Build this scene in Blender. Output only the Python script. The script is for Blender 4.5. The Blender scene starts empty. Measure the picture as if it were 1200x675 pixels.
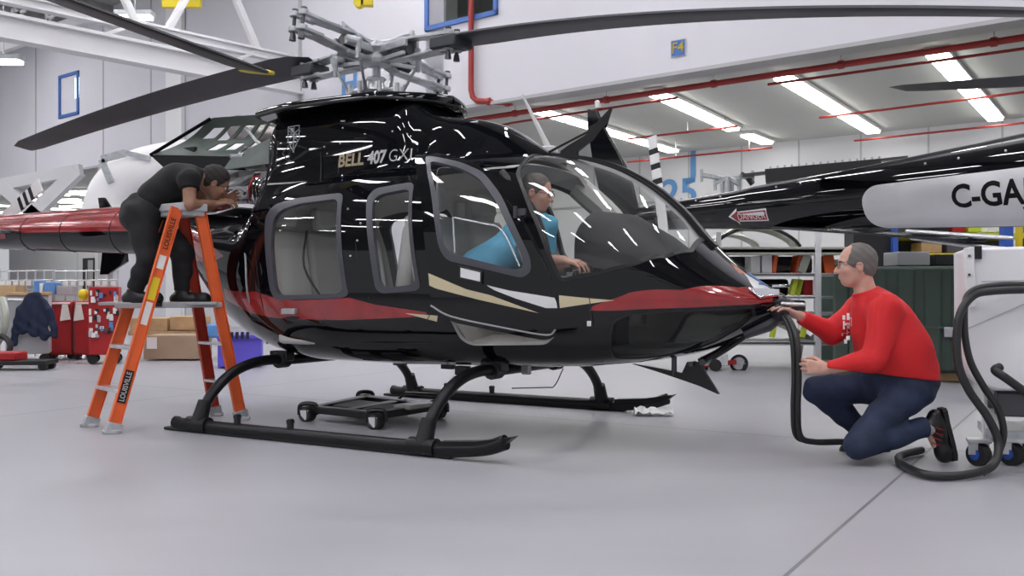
import bpy, bmesh, math, random
import numpy as np
from mathutils import Vector, Matrix
from mathutils.geometry import delaunay_2d_cdt
random.seed(7)
C = bpy.context.scene.collection
PI = math.pi
FPX, HZ, CAMH = 1150.0, 337.5, 0.95
def at(px, py, Y):
    return ((px-600)/FPX*Y, Y, CAMH+(HZ-py)/FPX*Y)
def gp(px, py):
    Y = FPX*CAMH/(py-HZ)
    return ((px-600)/FPX*Y, Y, 0.0)
# ---------------------------------------------------------------- materials
M = {}
def mat(name, col, rough=.5, metal=0, coat=0, emit=0, bump=0, bscale=40, var=0, vscale=6, spec=.5, alpha=1):
    m = bpy.data.materials.new(name); m.use_nodes = True
    nt = m.node_tree; b = nt.nodes['Principled BSDF']
    b.inputs['Base Color'].default_value = (*col, 1)
    b.inputs['Roughness'].default_value = rough
    b.inputs['Metallic'].default_value = metal
    b.inputs['Specular IOR Level'].default_value = spec
    if coat:
        b.inputs['Coat Weight'].default_value = coat; b.inputs['Coat Roughness'].default_value = .03
    if emit:
        b.inputs['Emission Color'].default_value = (*col, 1); b.inputs['Emission Strength'].default_value = emit
    if var or bump:
        tc = nt.nodes.new('ShaderNodeTexCoord')
    if var:
        n = nt.nodes.new('ShaderNodeTexNoise'); n.inputs['Scale'].default_value = vscale; n.inputs['Detail'].default_value = 4
        nt.links.new(tc.outputs['Object'], n.inputs['Vector'])
        r = nt.nodes.new('ShaderNodeMapRange'); r.inputs['From Min'].default_value = .3; r.inputs['From Max'].default_value = .7
        r.inputs['To Min'].default_value = 1-var; r.inputs['To Max'].default_value = 1+var*.6
        nt.links.new(n.outputs['Fac'], r.inputs['Value'])
        x = nt.nodes.new('ShaderNodeVectorMath'); x.operation = 'SCALE'; x.inputs[0].default_value = col
        nt.links.new(r.outputs['Result'], x.inputs['Scale']); nt.links.new(x.outputs['Vector'], b.inputs['Base Color'])
    if bump:
        n2 = nt.nodes.new('ShaderNodeTexNoise'); n2.inputs['Scale'].default_value = bscale; n2.inputs['Detail'].default_value = 3
        nt.links.new(tc.outputs['Object'], n2.inputs['Vector'])
        bp = nt.nodes.new('ShaderNodeBump'); bp.inputs['Strength'].default_value = bump; bp.inputs['Distance'].default_value = .01
        nt.links.new(n2.outputs['Fac'], bp.inputs['Height']); nt.links.new(bp.outputs['Normal'], b.inputs['Normal'])
    M[name] = m; return m
def glass(name, tint, refl=.9, base=.04):
    m = bpy.data.materials.new(name); m.use_nodes = True; nt = m.node_tree
    nt.nodes.remove(nt.nodes['Principled BSDF']); out = nt.nodes['Material Output']
    t = nt.nodes.new('ShaderNodeBsdfTransparent'); t.inputs['Color'].default_value = (*tint, 1)
    g = nt.nodes.new('ShaderNodeBsdfGlossy'); g.inputs['Roughness'].default_value = .02
    g.inputs['Color'].default_value = (refl, refl, refl, 1)
    f = nt.nodes.new('ShaderNodeFresnel'); f.inputs['IOR'].default_value = 1.5
    mx = nt.nodes.new('ShaderNodeMixShader')
    ge = nt.nodes.new('ShaderNodeNewGeometry'); mu = nt.nodes.new('ShaderNodeMath'); mu.operation = 'MULTIPLY_ADD'; mu.inputs[1].default_value = -1; mu.inputs[2].default_value = 1
    nt.links.new(ge.outputs['Backfacing'], mu.inputs[0]); m3 = nt.nodes.new('ShaderNodeMath'); m3.operation = 'MULTIPLY'
    nt.links.new(f.outputs['Fac'], m3.inputs[0]); nt.links.new(mu.outputs[0], m3.inputs[1]); nt.links.new(m3.outputs[0], mx.inputs['Fac']); nt.links.new(t.outputs[0], mx.inputs[1]); nt.links.new(g.outputs[0], mx.inputs[2])
    nt.links.new(mx.outputs[0], out.inputs['Surface']); M[name] = m; return m
mat('paint_black', (.0035, .0038, .0055), .12, coat=1, spec=0)
mat('paint_red', (.30, .008, .010), .22, coat=1, var=.25, vscale=9)
mat('paint_cream', (.62, .53, .34), .25, coat=.8)
mat('paint_white', (.78, .78, .78), .25, coat=.5)
mat('paint_blue', (.10, .22, .5), .3)
mat('paint_orange', (.55, .12, .05), .3)
mat('rim_grey', (.065, .065, .08), .35)
mat('lining', (.58, .57, .55), .8, bump=.1)
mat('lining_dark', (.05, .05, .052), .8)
mat('lining_light', (.62, .60, .56), .7)
mat('leather', (.58, .57, .56), .5, bump=.15, bscale=60)
mat('leather_dark', (.10, .10, .105), .5, bump=.1)
mat('black_matte', (.012, .012, .013), .6)
mat('black_semi', (.009, .009, .010), .33)
mat('black_skid', (.007, .007, .009), .35, spec=.3)
mat('blade_grey', (.042, .044, .052), .5, var=.2, vscale=3)
mat('blade_dark', (.016, .016, .018), .5)
mat('alu', (.62, .63, .65), .35, .8, var=.2, vscale=12)
mat('alu_paint', (.46, .48, .50), .36, .5, var=.2, vscale=14)
mat('steel', (.42, .43, .45), .28, 1)
mat('chrome', (.8, .8, .82), .08, 1)
mat('dark_steel', (.10, .10, .11), .4, .8)
mat('exhaust', (.36, .34, .32), .32, .9, var=.4, vscale=8)
mat('white', (.80, .80, .80), .5)
mat('white_plastic', (.84, .84, .86), .4, var=.05, vscale=2)
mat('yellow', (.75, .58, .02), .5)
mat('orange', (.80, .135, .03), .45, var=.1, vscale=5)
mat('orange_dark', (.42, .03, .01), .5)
mat('red', (.42, .012, .015), .45, var=.15, vscale=4)
mat('red_pipe', (.30, .022, .018), .45, var=.15, vscale=3)
mat('green_dark', (.055, .085, .068), .55, var=.15, vscale=3)
mat('green_frame', (.10, .125, .11), .55, var=.2, vscale=8)
mat('blue', (.03, .10, .42), .5)
mat('blue_frame', (.05, .14, .42), .5)
mat('blue_letter', (.10, .26, .55), .6)
mat('purple', (.13, .10, .62), .5)
mat('rubber', (.014, .014, .015), .55)
mat('hose', (.018, .019, .020), .42)
mat('grey', (.35, .35, .36), .5)
mat('grey_dark', (.09, .09, .095), .6)
mat('grey_light', (.50, .51, .53), .5)
mat('wood', (.50, .33, .17), .6, var=.2, vscale=6)
mat('cardboard', (.38, .27, .18), .8, var=.1, vscale=3)
mat('wall_white', (.64, .635, .675), .7, var=.04, vscale=.6)
mat('wall_grey', (.42, .42, .43), .7, var=.05, vscale=.6)
mat('truss_white', (.66, .66, .67), .55)
mat('ceiling_low', (.50, .51, .49), .7, var=.04, vscale=.5)
mat('deck', (.30, .30, .29), .8, var=.1)
mat('skin', (.62, .35, .27), .5, var=.12, vscale=25)
mat('skin_dark', (.33, .17, .11), .5, var=.12, vscale=25)
mat('hair_dark', (.025, .02, .018), .7, bump=.6, bscale=200)
mat('hair_grey', (.16, .145, .135), .7, bump=.6, bscale=200)
mat('shirt_red', (.62, .012, .016), .75, bump=.25, bscale=30)
mat('shirt_blue', (.20, .60, .88), .75, bump=.25, bscale=30)
mat('shirt_black', (.006, .006, .007), .85, bump=.25, bscale=30)
mat('jeans', (.020, .032, .075), .8, bump=.3, bscale=60, var=.3, vscale=8)
mat('trousers_black', (.009, .009, .011), .85, bump=.3, bscale=30)
mat('sock', (.45, .44, .43), .8)
mat('eye_white', (.7, .68, .65), .2)
mat('jacket', (.010, .018, .05), .8, bump=.3)
mat('film', (.42, .44, .38), .25, spec=.6)
mat('film_pale', (.50, .52, .47), .3)
mat('tag_paper', (.8, .78, .75), .6)
mat('yellow_green', (.55, .62, .05), .5)
mat('screen', (.02, .022, .025), .15)
glass('glass_clear', (.98, .985, .98))
glass('glass_shield', (.965, .97, .965))
glass('glass_chin', (.45, .46, .45), .7)
glass('glass_window', (.75, .76, .73), .8)
def emis(name, col, s):
    m = bpy.data.materials.new(name); m.use_nodes = True; nt = m.node_tree
    b = nt.nodes['Principled BSDF']; b.inputs['Base Color'].default_value = (*col, 1)
    b.inputs['Emission Color'].default_value = (*col, 1); b.inputs['Emission Strength'].default_value = s
    M[name] = m
emis('lamp_high', (.985, .965, 1), 42)
emis('lamp_low', (1, 1, .93), 13)
emis('window_glow', (.9, 1, .9), 1.1)  # emission standing in for light in the bright window parts
# ---------------------------------------------------------------- objects
def tag(o, label=None, cat=None, group=None, kind=None):
    if label: o['label'] = label
    if cat: o['category'] = cat
    if group: o['group'] = group
    if kind: o['kind'] = kind
    return o
def empty(name, loc=(0, 0, 0), rz=0, **k):
    o = bpy.data.objects.new(name, None); C.objects.link(o); o.location = loc; o.rotation_euler = (0, 0, rz)
    o.empty_display_size = .1
    return tag(o, **k)
def frame_of(d, up=Vector((0, 0, 1))):
    d = Vector(d).normalized()
    if abs(d.dot(up)) > .98: up = Vector((1, 0, 0))
    a = up.cross(d).normalized(); b = d.cross(a).normalized()
    return a, b, d
def spline(pts, n=8):
    P = [Vector(p) for p in pts]; out = []
    for i in range(len(P)-1):
        p0 = P[i-1] if i else P[i]*2-P[i+1]; p1 = P[i]; p2 = P[i+1]; p3 = P[i+2] if i+2 < len(P) else P[i+1]*2-P[i]
        for k in range(n):
            t = k/n
            out.append(.5*((2*p1)+(p2-p0)*t+(2*p0-5*p1+4*p2-p3)*t*t+(3*p1-p0-3*p2+p3)*t**3))
    out.append(P[-1]); return out
class MB:
    def __init__(s): s.v = []; s.f = []; s.m = []
    def add(s, v, f, m=0):
        o = len(s.v); s.v += [tuple(p) for p in v]; s.f += [tuple(i+o for i in q) for q in f]; s.m += [m]*len(f); return s
    def box(s, c, size, rot=None, m=0, bev=0):
        x, y, z = [q/2 for q in size]; c = Vector(c)
        if rot is None: R = Matrix.Identity(3)
        elif isinstance(rot, (int, float)): R = Matrix.Rotation(rot, 3, 'Z')
        else: R = rot
        v = [c+R@Vector((a*x, b*y, d*z)) for a in (-1, 1) for b in (-1, 1) for d in (-1, 1)]
        return s.add(v, [(0, 1, 3, 2), (4, 6, 7, 5), (0, 4, 5, 1), (2, 3, 7, 6), (0, 2, 6, 4), (1, 5, 7, 3)], m)
    def bar(s, a, b, w, h, up=(0, 0, 1), m=0):
        a, b = Vector(a), Vector(b); p, q, d = frame_of(b-a, Vector(up))
        v = [e+p*(i*w/2)+q*(j*h/2) for e in (a, b) for i, j in ((-1, -1), (1, -1), (1, 1), (-1, 1))]
        return s.add(v, [(3, 2, 1, 0), (4, 5, 6, 7), (0, 1, 5, 4), (1, 2, 6, 5), (2, 3, 7, 6), (3, 0, 4, 7)], m)
    def tube(s, pts, r, n=10, m=0, cap=True, sx=1, up=(0, 0, 1)):
        P = [Vector(p) for p in pts]; k = len(P); rr = r if isinstance(r, (list, tuple)) else [r]*k
        T = [(P[min(i+1, k-1)]-P[max(i-1, 0)]).normalized() for i in range(k)]
        a, b, _ = frame_of(T[0], Vector(up)); v = []
        for i in range(k):
            if i:
                a = (a-T[i]*a.dot(T[i])).normalized(); b = T[i].cross(a)
            for j in range(n):
                t = 2*PI*j/n; v.append(P[i]+(a*math.cos(t)*sx+b*math.sin(t))*rr[i])
        f = [(i*n+j, i*n+(j+1) % n, (i+1)*n+(j+1) % n, (i+1)*n+j) for i in range(k-1) for j in range(n)]
        if cap: f += [tuple(range(n))[::-1], tuple(range((k-1)*n, k*n))]
        return s.add(v, f, m)
    def cyl(s, a, b, r, r2=None, n=16, m=0): return s.tube([a, b], [r, r if r2 is None else r2], n, m)
    def lathe(s, prof, o, axis=(0, 0, 1), n=20, m=0):
        a, b, d = frame_of(axis); o = Vector(o); v = []; k = len(prof)
        for r, h in prof:
            for j in range(n):
                t = 2*PI*j/n; v.append(o+d*h+(a*math.cos(t)+b*math.sin(t))*r)
        f = [(i*n+j, i*n+(j+1) % n, (i+1)*n+(j+1) % n, (i+1)*n+j) for i in range(k-1) for j in range(n)]
        f += [tuple(range(n))[::-1], tuple(range((k-1)*n, k*n))]
        return s.add(v, f, m)
    def prism(s, poly, th, fn, m=0, side=None):
        """poly in 2D; fn(u, v, w) gives the 3D point, w runs 0..th"""
        n = len(poly)
        v = [fn(u, w, 0) for u, w in poly]+[fn(u, w, th) for u, w in poly]
        s.add(v, [tuple(range(n))[::-1], tuple(range(n, 2*n))], m)
        return s.add(v, [(i, (i+1) % n, n+(i+1) % n, n+i) for i in range(n)], m if side is None else side)
    def ball(s, c, r, n=12, m=0, sc=(1, 1, 1)):
        c = Vector(c); v = []; k = n//2
        for i in range(1, k):
            ph = PI*i/k
            for j in range(n):
                t = 2*PI*j/n; v.append(c+Vector((math.sin(ph)*math.cos(t)*sc[0], math.sin(ph)*math.sin(t)*sc[1], math.cos(ph)*sc[2]))*r)
        a = len(v); v += [c+Vector((0, 0, r*sc[2])), c-Vector((0, 0, r*sc[2]))]
        f = [(i*n+j, (i+1)*n+j, (i+1)*n+(j+1) % n, i*n+(j+1) % n) for i in range(k-2) for j in range(n)]
        f += [(a, j, (j+1) % n) for j in range(n)]+[(a+1, (k-2)*n+(j+1) % n, (k-2)*n+j) for j in range(n)]
        return s.add(v, f, m)
    def sheet(s, pts, th, m=0):
        """grid of points thickened along its normals"""
        R, Q = len(pts), len(pts[0]); P = np.array(pts, float)
        du = np.gradient(P, axis=0); dv = np.gradient(P, axis=1); N = np.cross(du, dv); N /= np.linalg.norm(N, axis=2, keepdims=True)+1e-12
        v = [tuple(p) for p in P.reshape(-1, 3)]+[tuple(p) for p in (P+N*th).reshape(-1, 3)]; o = R*Q
        f = []
        for i in range(R-1):
            for j in range(Q-1):
                q = (i*Q+j, i*Q+j+1, (i+1)*Q+j+1, (i+1)*Q+j); f.append(q[::-1]); f.append(tuple(x+o for x in q))
        for i in range(R-1):
            f.append((i*Q, (i+1)*Q, (i+1)*Q+o, i*Q+o)); f.append((i*Q+Q-1+o, (i+1)*Q+Q-1+o, (i+1)*Q+Q-1, i*Q+Q-1))
        for j in range(Q-1):
            f.append((j+o, j+1+o, j+1, j)); f.append(((R-1)*Q+j, (R-1)*Q+j+1, (R-1)*Q+j+1+o, (R-1)*Q+j+o))
        return s.add(v, f, m)
    def build(s, name, mats, parent=None, bev=0, smooth=35, sub=0, nrm=True, **k):
        me = bpy.data.meshes.new(name); me.from_pydata(s.v, [], s.f)
        if isinstance(mats, str): mats = [mats]
        for q in mats: me.materials.append(M[q])
        me.polygons.foreach_set('material_index', s.m)
        me.update()
        if nrm:
            bm = bmesh.new(); bm.from_mesh(me); bmesh.ops.recalc_face_normals(bm, faces=bm.faces); bm.to_mesh(me); bm.free()
        if smooth:
            me.polygons.foreach_set('use_smooth', [True]*len(me.polygons)); me.set_sharp_from_angle(angle=math.radians(smooth))
        o = bpy.data.objects.new(name, me); C.objects.link(o)
        if parent: o.parent = parent
        if bev:
            b = o.modifiers.new('bevel', 'BEVEL'); b.width = bev; b.segments = 2; b.limit_method = 'ANGLE'; b.angle_limit = math.radians(40)
        if sub:
            b = o.modifiers.new('sub', 'SUBSURF'); b.levels = sub; b.render_levels = sub
        return tag(o, **k)
def copy_tree(o, parent=None):
    c = o.copy(); C.objects.link(c); c.parent = parent
    for ch in [x for x in bpy.data.objects if x.parent == o]: copy_tree(ch, c)
    return c
_font = {}
def text_mesh(txt, size=1, bold=0, ext=.0, align='CENTER'):
    """vertices and faces of flat lettering, in its own plane"""
    cu = bpy.data.curves.new('t', 'FONT'); cu.body = txt; cu.size = size; cu.align_x = align; cu.align_y = 'CENTER'; cu.offset = bold; cu.extrude = ext
    cu.resolution_u = 4
    o = bpy.data.objects.new('t', cu); C.objects.link(o)
    dg = bpy.context.evaluated_depsgraph_get(); me = bpy.data.meshes.new_from_object(o.evaluated_get(dg))
    bm = bmesh.new(); bm.from_mesh(me); bmesh.ops.triangulate(bm, faces=bm.faces)
    for _ in range(4):
        e = [x for x in bm.edges if x.calc_length() > size*.16]
        if not e: break
        bmesh.ops.subdivide_edges(bm, edges=e, cuts=1); bmesh.ops.triangulate(bm, faces=bm.faces)
    bm.to_mesh(me); bm.free()
    v = [tuple(p.co) for p in me.vertices]; f = [tuple(p.vertices) for p in me.polygons]
    bpy.data.objects.remove(o); bpy.data.curves.remove(cu); bpy.data.meshes.remove(me)
    return v, f
def put_text(mb, txt, size, fn, bold=0, m=0, align='CENTER', sx=1, ext=.002):
    v, f = text_mesh(txt, size, bold, ext, align)
    return mb.add([fn(x*sx, y, z) for x, y, z in v], f, m)
def plane_fn(o, ux, uz, off=0):
    o, ux, uz = Vector(o), Vector(ux).normalized(), Vector(uz).normalized(); n = ux.cross(uz)
    return lambda x, y, z: o+ux*x+uz*y+n*(z+off)
def rounded(poly, r, n=5):
    out = []; k = len(poly)
    for i in range(k):
        p = Vector(poly[i]); a = Vector(poly[i-1])-p; b = Vector(poly[(i+1) % k])-p
        q = min(r, a.length*.48, b.length*.48); a = p+a.normalized()*q; b = p+b.normalized()*q
        for j in range(n+1):
            t = j/n; out.append(tuple(a*(1-t)**2+p*2*t*(1-t)+b*t*t))
    return out
def densify(poly, s):
    out = []; k = len(poly)
    for i in range(k):
        a, b = Vector(poly[i]), Vector(poly[(i+1) % k]); m = max(1, int((b-a).length/s))
        for j in range(m): out.append(tuple(a.lerp(b, j/m)))
    return out
def inside(poly, x, y):
    """vectorised point in polygon"""
    x = np.asarray(x); y = np.asarray(y); r = np.zeros(x.shape, bool); n = len(poly)
    for i in range(n):
        x1, y1 = poly[i]; x2, y2 = poly[(i+1) % n]
        if y1 == y2: continue
        c = ((y1 > y) != (y2 > y)) & (x < (x2-x1)*(y-y1)/(y2-y1)+x1); r ^= c
    return r
def offset_poly(poly, d):
    """grow (d>0) or shrink a polygon"""
    k = len(poly); A = sum(poly[i][0]*poly[(i+1) % k][1]-poly[(i+1) % k][0]*poly[i][1] for i in range(k)); sg = 1 if A > 0 else -1
    out = []
    for i in range(k):
        p = Vector(poly[i]); a = (p-Vector(poly[i-1])); b = (Vector(poly[(i+1) % k])-p)
        if a.length < 1e-9 or b.length < 1e-9: a = b = Vector(poly[(i+1) % k])-Vector(poly[i-1])
        a.normalize(); b.normalize(); n1 = Vector((a.y, -a.x)); n2 = Vector((b.y, -b.x)); n = n1+n2
        if n.length < 1e-6: n = n1
        n.normalize(); c = max(.5, n.dot(n1)); out.append(tuple(p+n*(d*sg/c)))
    return out
# ---------------------------------------------------------------- signed-distance figures
class Field:
    def __init__(s, lo, hi, h=.005):
        s.lo = np.array(lo, np.float32); s.h = h
        s.n = [int(math.ceil((b-a)/h))+1 for a, b in zip(lo, hi)]
        s.D = np.full(s.n, 1.0, np.float32)
    def sub(s, lo, hi):
        sl = []; ax = []
        for i in range(3):
            a = max(0, int((lo[i]-s.lo[i])/s.h)); b = min(s.n[i], int((hi[i]-s.lo[i])/s.h)+2)
            if b <= a: b = a+1
            sl.append(slice(a, b)); ax.append(s.lo[i]+np.arange(a, b, dtype=np.float32)*s.h)
        X, Y, Z = np.meshgrid(*ax, indexing='ij'); return tuple(sl), X, Y, Z
    def mix(s, sl, d, k, op='add'):
        a = s.D[sl]
        if op == 'cut':
            h = np.clip(.5-.5*(a+d)/k, 0, 1); s.D[sl] = a*(1-h)+(-d)*h+k*h*(1-h); return
        h = np.clip(.5+.5*(a-d)/k, 0, 1); s.D[sl] = a*(1-h)+d*h-k*h*(1-h)
    def cone(s, a, b, ra, rb, k=.02, flat=False, flata=False, sq=None):
        a = np.array(a, np.float32); b = np.array(b, np.float32); m = max(ra, rb)*1.3+k*2+.01
        sl, X, Y, Z = s.sub(np.minimum(a, b)-m, np.maximum(a, b)+m)
        ab = b-a; L2 = max(float(ab@ab), 1e-9); L = math.sqrt(L2)
        t = ((X-a[0])*ab[0]+(Y-a[1])*ab[1]+(Z-a[2])*ab[2])/L2; tc = np.clip(t, 0, 1)
        dx, dy, dz = X-a[0]-tc*ab[0], Y-a[1]-tc*ab[1], Z-a[2]-tc*ab[2]
        if sq is not None:   # squash along a direction: sq = (vector, factor)
            n, fct = np.array(sq[0], np.float32), sq[1]; n /= np.linalg.norm(n); q = dx*n[0]+dy*n[1]+dz*n[2]
            w = q/fct-q; dx = dx+n[0]*w; dy = dy+n[1]*w; dz = dz+n[2]*w
        d = np.sqrt(dx*dx+dy*dy+dz*dz)-(ra+(rb-ra)*tc)
        if flat: d = np.maximum(d, (t-1)*L)
        if flata: d = np.maximum(d, -t*L)
        s.mix(sl, d, k)
    def chain(s, pts, rs, k=.02, **q):
        for i in range(len(pts)-1): s.cone(pts[i], pts[i+1], rs[i], rs[i+1], k, **q)
    def ell(s, c, r, R=None, k=.02, op='add'):
        c = np.array(c, np.float32); m = max(r)+k*2+.01; sl, X, Y, Z = s.sub(c-m, c+m)
        P = np.stack([X-c[0], Y-c[1], Z-c[2]], -1)
        if R is not None: P = P@np.array(R, np.float32)
        r = np.array(r, np.float32); k0 = np.linalg.norm(P/r, axis=-1); k1 = np.linalg.norm(P/(r*r), axis=-1)+1e-6
        s.mix(sl, k0*(k0-1)/k1, k, op)
    def clip(s, p, n):
        """keep the side n points to"""
        n = np.array(n, np.float32); n /= np.linalg.norm(n)
        X, Y, Z = [s.lo[i]+np.arange(s.n[i], dtype=np.float32)*s.h for i in range(3)]
        d = (X-p[0])[:, None, None]*n[0]+(Y-p[1])[None, :, None]*n[1]+(Z-p[2])[None, None, :]*n[2]
        s.D = np.maximum(s.D, -d)
    def folds(s, amp=.004, f=38, seed=0, squash=1):
        X, Y, Z = [s.lo[i]+np.arange(s.n[i], dtype=np.float32)*s.h for i in range(3)]
        X = X[:, None, None]; Y = Y[None, :, None]; Z = Z[None, None, :]
        w = np.sin(f*(X*.8+Z*.9*squash)+2.1*np.sin(9*Y+seed)+1.7*np.sin(11*Z+seed*2))+.7*np.sin(f*.63*(Z*squash-X*.5)+3*np.sin(7*X+seed)+2*np.sin(13*Y))
        s.D = s.D+np.where(np.abs(s.D) < .05, amp*w, 0).astype(np.float32)
    def mesh(s, name, mt, parent=None, **k):
        D = s.D; ins = D < 0
        c = np.zeros([q-1 for q in s.n], np.uint8)
        for i in (0, 1):
            for j in (0, 1):
                for l in (0, 1): c += ins[i:s.n[0]-1+i, j:s.n[1]-1+j, l:s.n[2]-1+l]
        I, J, K = np.nonzero((c > 0) & (c < 8)); idx = np.full(c.shape, -1, np.int32); idx[I, J, K] = np.arange(len(I))
        acc = np.zeros((len(I), 3)); cnt = np.zeros(len(I))
        for ax in range(3):
            for u in (0, 1):
                for w in (0, 1):
                    o = [0, 0, 0]; oth = [q for q in range(3) if q != ax]; o[oth[0]] = u; o[oth[1]] = w; o2 = list(o); o2[ax] = 1
                    d0 = D[I+o[0], J+o[1], K+o[2]]; d1 = D[I+o2[0], J+o2[1], K+o2[2]]; x = (d0 < 0) != (d1 < 0)
                    t = np.where(x, d0/np.where(x, d0-d1, 1), 0); p = np.tile(np.array(o, float), (len(I), 1)); p[:, ax] = t
                    acc[x] += p[x]; cnt[x] += 1
        V = (np.stack([I, J, K], 1)+acc/cnt[:, None])*s.h+s.lo
        Fs = []
        for ax in range(3):
            b, cx = [q for q in range(3) if q != ax]
            sa = [slice(None)]*3; sb = [slice(None)]*3; sa[ax] = slice(0, -1); sb[ax] = slice(1, None)
            a0 = ins[tuple(sa)]; a1 = ins[tuple(sb)]; E = np.stack(np.nonzero(a0 != a1), 1)
            ok = (E[:, b] > 0) & (E[:, cx] > 0) & (E[:, b] < s.n[b]-1) & (E[:, cx] < s.n[cx]-1); E = E[ok]
            q = []
            for db, dc in ((-1, -1), (0, -1), (0, 0), (-1, 0)):
                e = E.copy(); e[:, b] += db; e[:, cx] += dc; q.append(idx[e[:, 0], e[:, 1], e[:, 2]])
            q = np.stack(q, 1); fl = a0[E[:, 0], E[:, 1], E[:, 2]]
            if ax == 1: fl = ~fl
            q[~fl] = q[~fl][:, ::-1]; Fs.append(q)
        Q = np.concatenate(Fs); Q = Q[(Q >= 0).all(1)]
        me = bpy.data.meshes.new(name); me.vertices.add(len(V)); me.vertices.foreach_set('co', V.ravel())
        me.loops.add(len(Q)*4); me.loops.foreach_set('vertex_index', Q.ravel().astype(np.int32))
        me.polygons.add(len(Q)); me.polygons.foreach_set('loop_start', np.arange(len(Q))*4); me.polygons.foreach_set('loop_total', np.full(len(Q), 4))
        me.update(calc_edges=True); me.validate()
        me.polygons.foreach_set('use_smooth', [True]*len(me.polygons)); me.materials.append(M[mt])
        o = bpy.data.objects.new(name, me); C.objects.link(o)
        if parent: o.parent = parent
        return tag(o, **k)
def V3(p): return Vector(p)
def hand(S, w, d, pn, side, curl=(.5, .6, .4), thumb=.5, sc=1.0, spread=.10):
    """palm and five fingers. w wrist, d direction of the hand, pn the way the palm faces, side +1 thumb on d x pn"""
    w, d = V3(w), V3(d).normalized(); pn = V3(pn); pn = (pn-d*pn.dot(d)).normalized(); l = d.cross(pn).normalized()*side
    kn = []
    for i, (o, L) in enumerate(((.030, .092), (.010, .097), (-.011, .092), (-.030, .082))):
        q = w+(d*L+l*o)*sc; kn.append(q); S.cone(w+l*o*.55*sc+d*.01, q, .0135*sc, .0115*sc, .014)
    fl = ((.042, .026, .022), (.046, .030, .024), (.043, .028, .022), (.034, .021, .019))
    for i, q in enumerate(kn):
        dd = (d+l*spread*(1.5-i)).normalized(); p = q; ang = 0
        for j in range(3):
            ang += curl[j]*(1+.08*i); e = dd*math.cos(ang)+pn*math.sin(ang); p2 = p+e*fl[i][j]*sc
            S.cone(p, p2, (.0092-.0008*j)*sc, (.0086-.0009*j)*sc, .004); p = p2
    b = w+(d*.022+l*.026+pn*.008)*sc; t1 = b+(d*.030+l*.026+pn*(.012+.02*thumb))*sc; t2 = t1+(d*.026+l*(.010-.012*thumb)+pn*.022*thumb)*sc; t3 = t2+(d*.020-l*.008*thumb+pn*.018*thumb)*sc
    S.cone(w+l*.012*sc, b, .014*sc, .0145*sc, .012); S.cone(b, t1, .0145*sc, .0105*sc, .008); S.cone(t1, t2, .0105*sc, .0095*sc, .004); S.cone(t2, t3, .0092*sc, .0080*sc, .003)
def head(S, c, R, sc=1.0, beard=0):
    """R: 3x3 whose columns are the forward, left and up axes of the head"""
    T = lambda p: V3(c)+R@(V3(p)*sc); A = np.array(R); q = lambda r: tuple(x*sc for x in r)
    S.ell(T((-.014, 0, .030)), q((.100, .077, .090)), A, .02)
    S.ell(T((.030, 0, -.035)), q((.064, .060, .082)), A, .025)
    S.ell(T((.052, 0, -.088)), q((.030, .033, .024)), A, .02)
    S.cone(T((-.01, .048, -.045)), T((.045, .026, -.088)), .018*sc, .014*sc, .02); S.cone(T((-.01, -.048, -.045)), T((.045, -.026, -.088)), .018*sc, .014*sc, .02)
    S.ell(T((.076, 0, .026)), q((.017, .046, .011)), A, .014)
    for y in (1, -1):
        S.ell(T((.094, .030*y, .004)), q((.016, .015, .010)), A, .010, 'cut')
        S.ell(T((.066, .040*y, -.026)), q((.022, .020, .018)), A, .02)
        S.ell(T((-.004, .077*y, -.010)), q((.019, .009, .031)), A, .006)
        S.ell(T((.000, .086*y, -.006)), q((.008, .006, .017)), A, .004, 'cut')
    S.cone(T((.088, 0, .010)), T((.110, 0, -.030)), .009*sc, .0125*sc, .010)
    for y in (1, -1): S.ell(T((.100, .011*y, -.034)), q((.011, .008, .008)), A, .006)
    S.ell(T((.088, 0, -.056)), q((.012, .022, .006)), A, .006); S.ell(T((.086, 0, -.067)), q((.012, .019, .0065)), A, .006)
    S.ell(T((.100, 0, -.0615)), q((.010, .020, .0018)), A, .003, 'cut')
def eyes(c, R, parent, sc=1.0, glasses=True, brow='hair_dark'):
    T = lambda p: V3(c)+R@(V3(p)*sc)
    for y in (1, -1):
        m = MB(); m.ball(T((.079, .031*y, .003)), .0125*sc, 12); m.ball(T((.0875, .031*y, .003)), .0055*sc, 8, 1); m.build('eye', ['eye_white', 'black_semi'], parent)
        m = MB(); m.tube([T((.093, .014*y, .022)), T((.094, .032*y, .028)), T((.080, .048*y, .022))], [.003*sc, .004*sc, .002*sc], 6); m.build('eyebrow', brow, parent)
    if glasses:
        m = MB()
        for y in (1, -1):
            pts = [T((.104-.004*abs(math.cos(t)), (.031+.021*math.cos(t))*y, .002+.014*math.sin(t))) for t in [2*PI*i/16 for i in range(17)]]
            m.tube(pts, .0016*sc, 5, cap=False)
            m.tube([T((.100, .052*y, .006)), T((.06, .072*y, .006)), T((-.005, .083*y, .004)), T((-.018, .081*y, -.012))], .0018*sc, 5)
        m.tube([T((.104, .011, .006)), T((.110, 0, .008)), T((.104, -.011, .006))], .0016*sc, 5)
        m.build('eyeglasses', 'dark_steel', parent)
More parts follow.
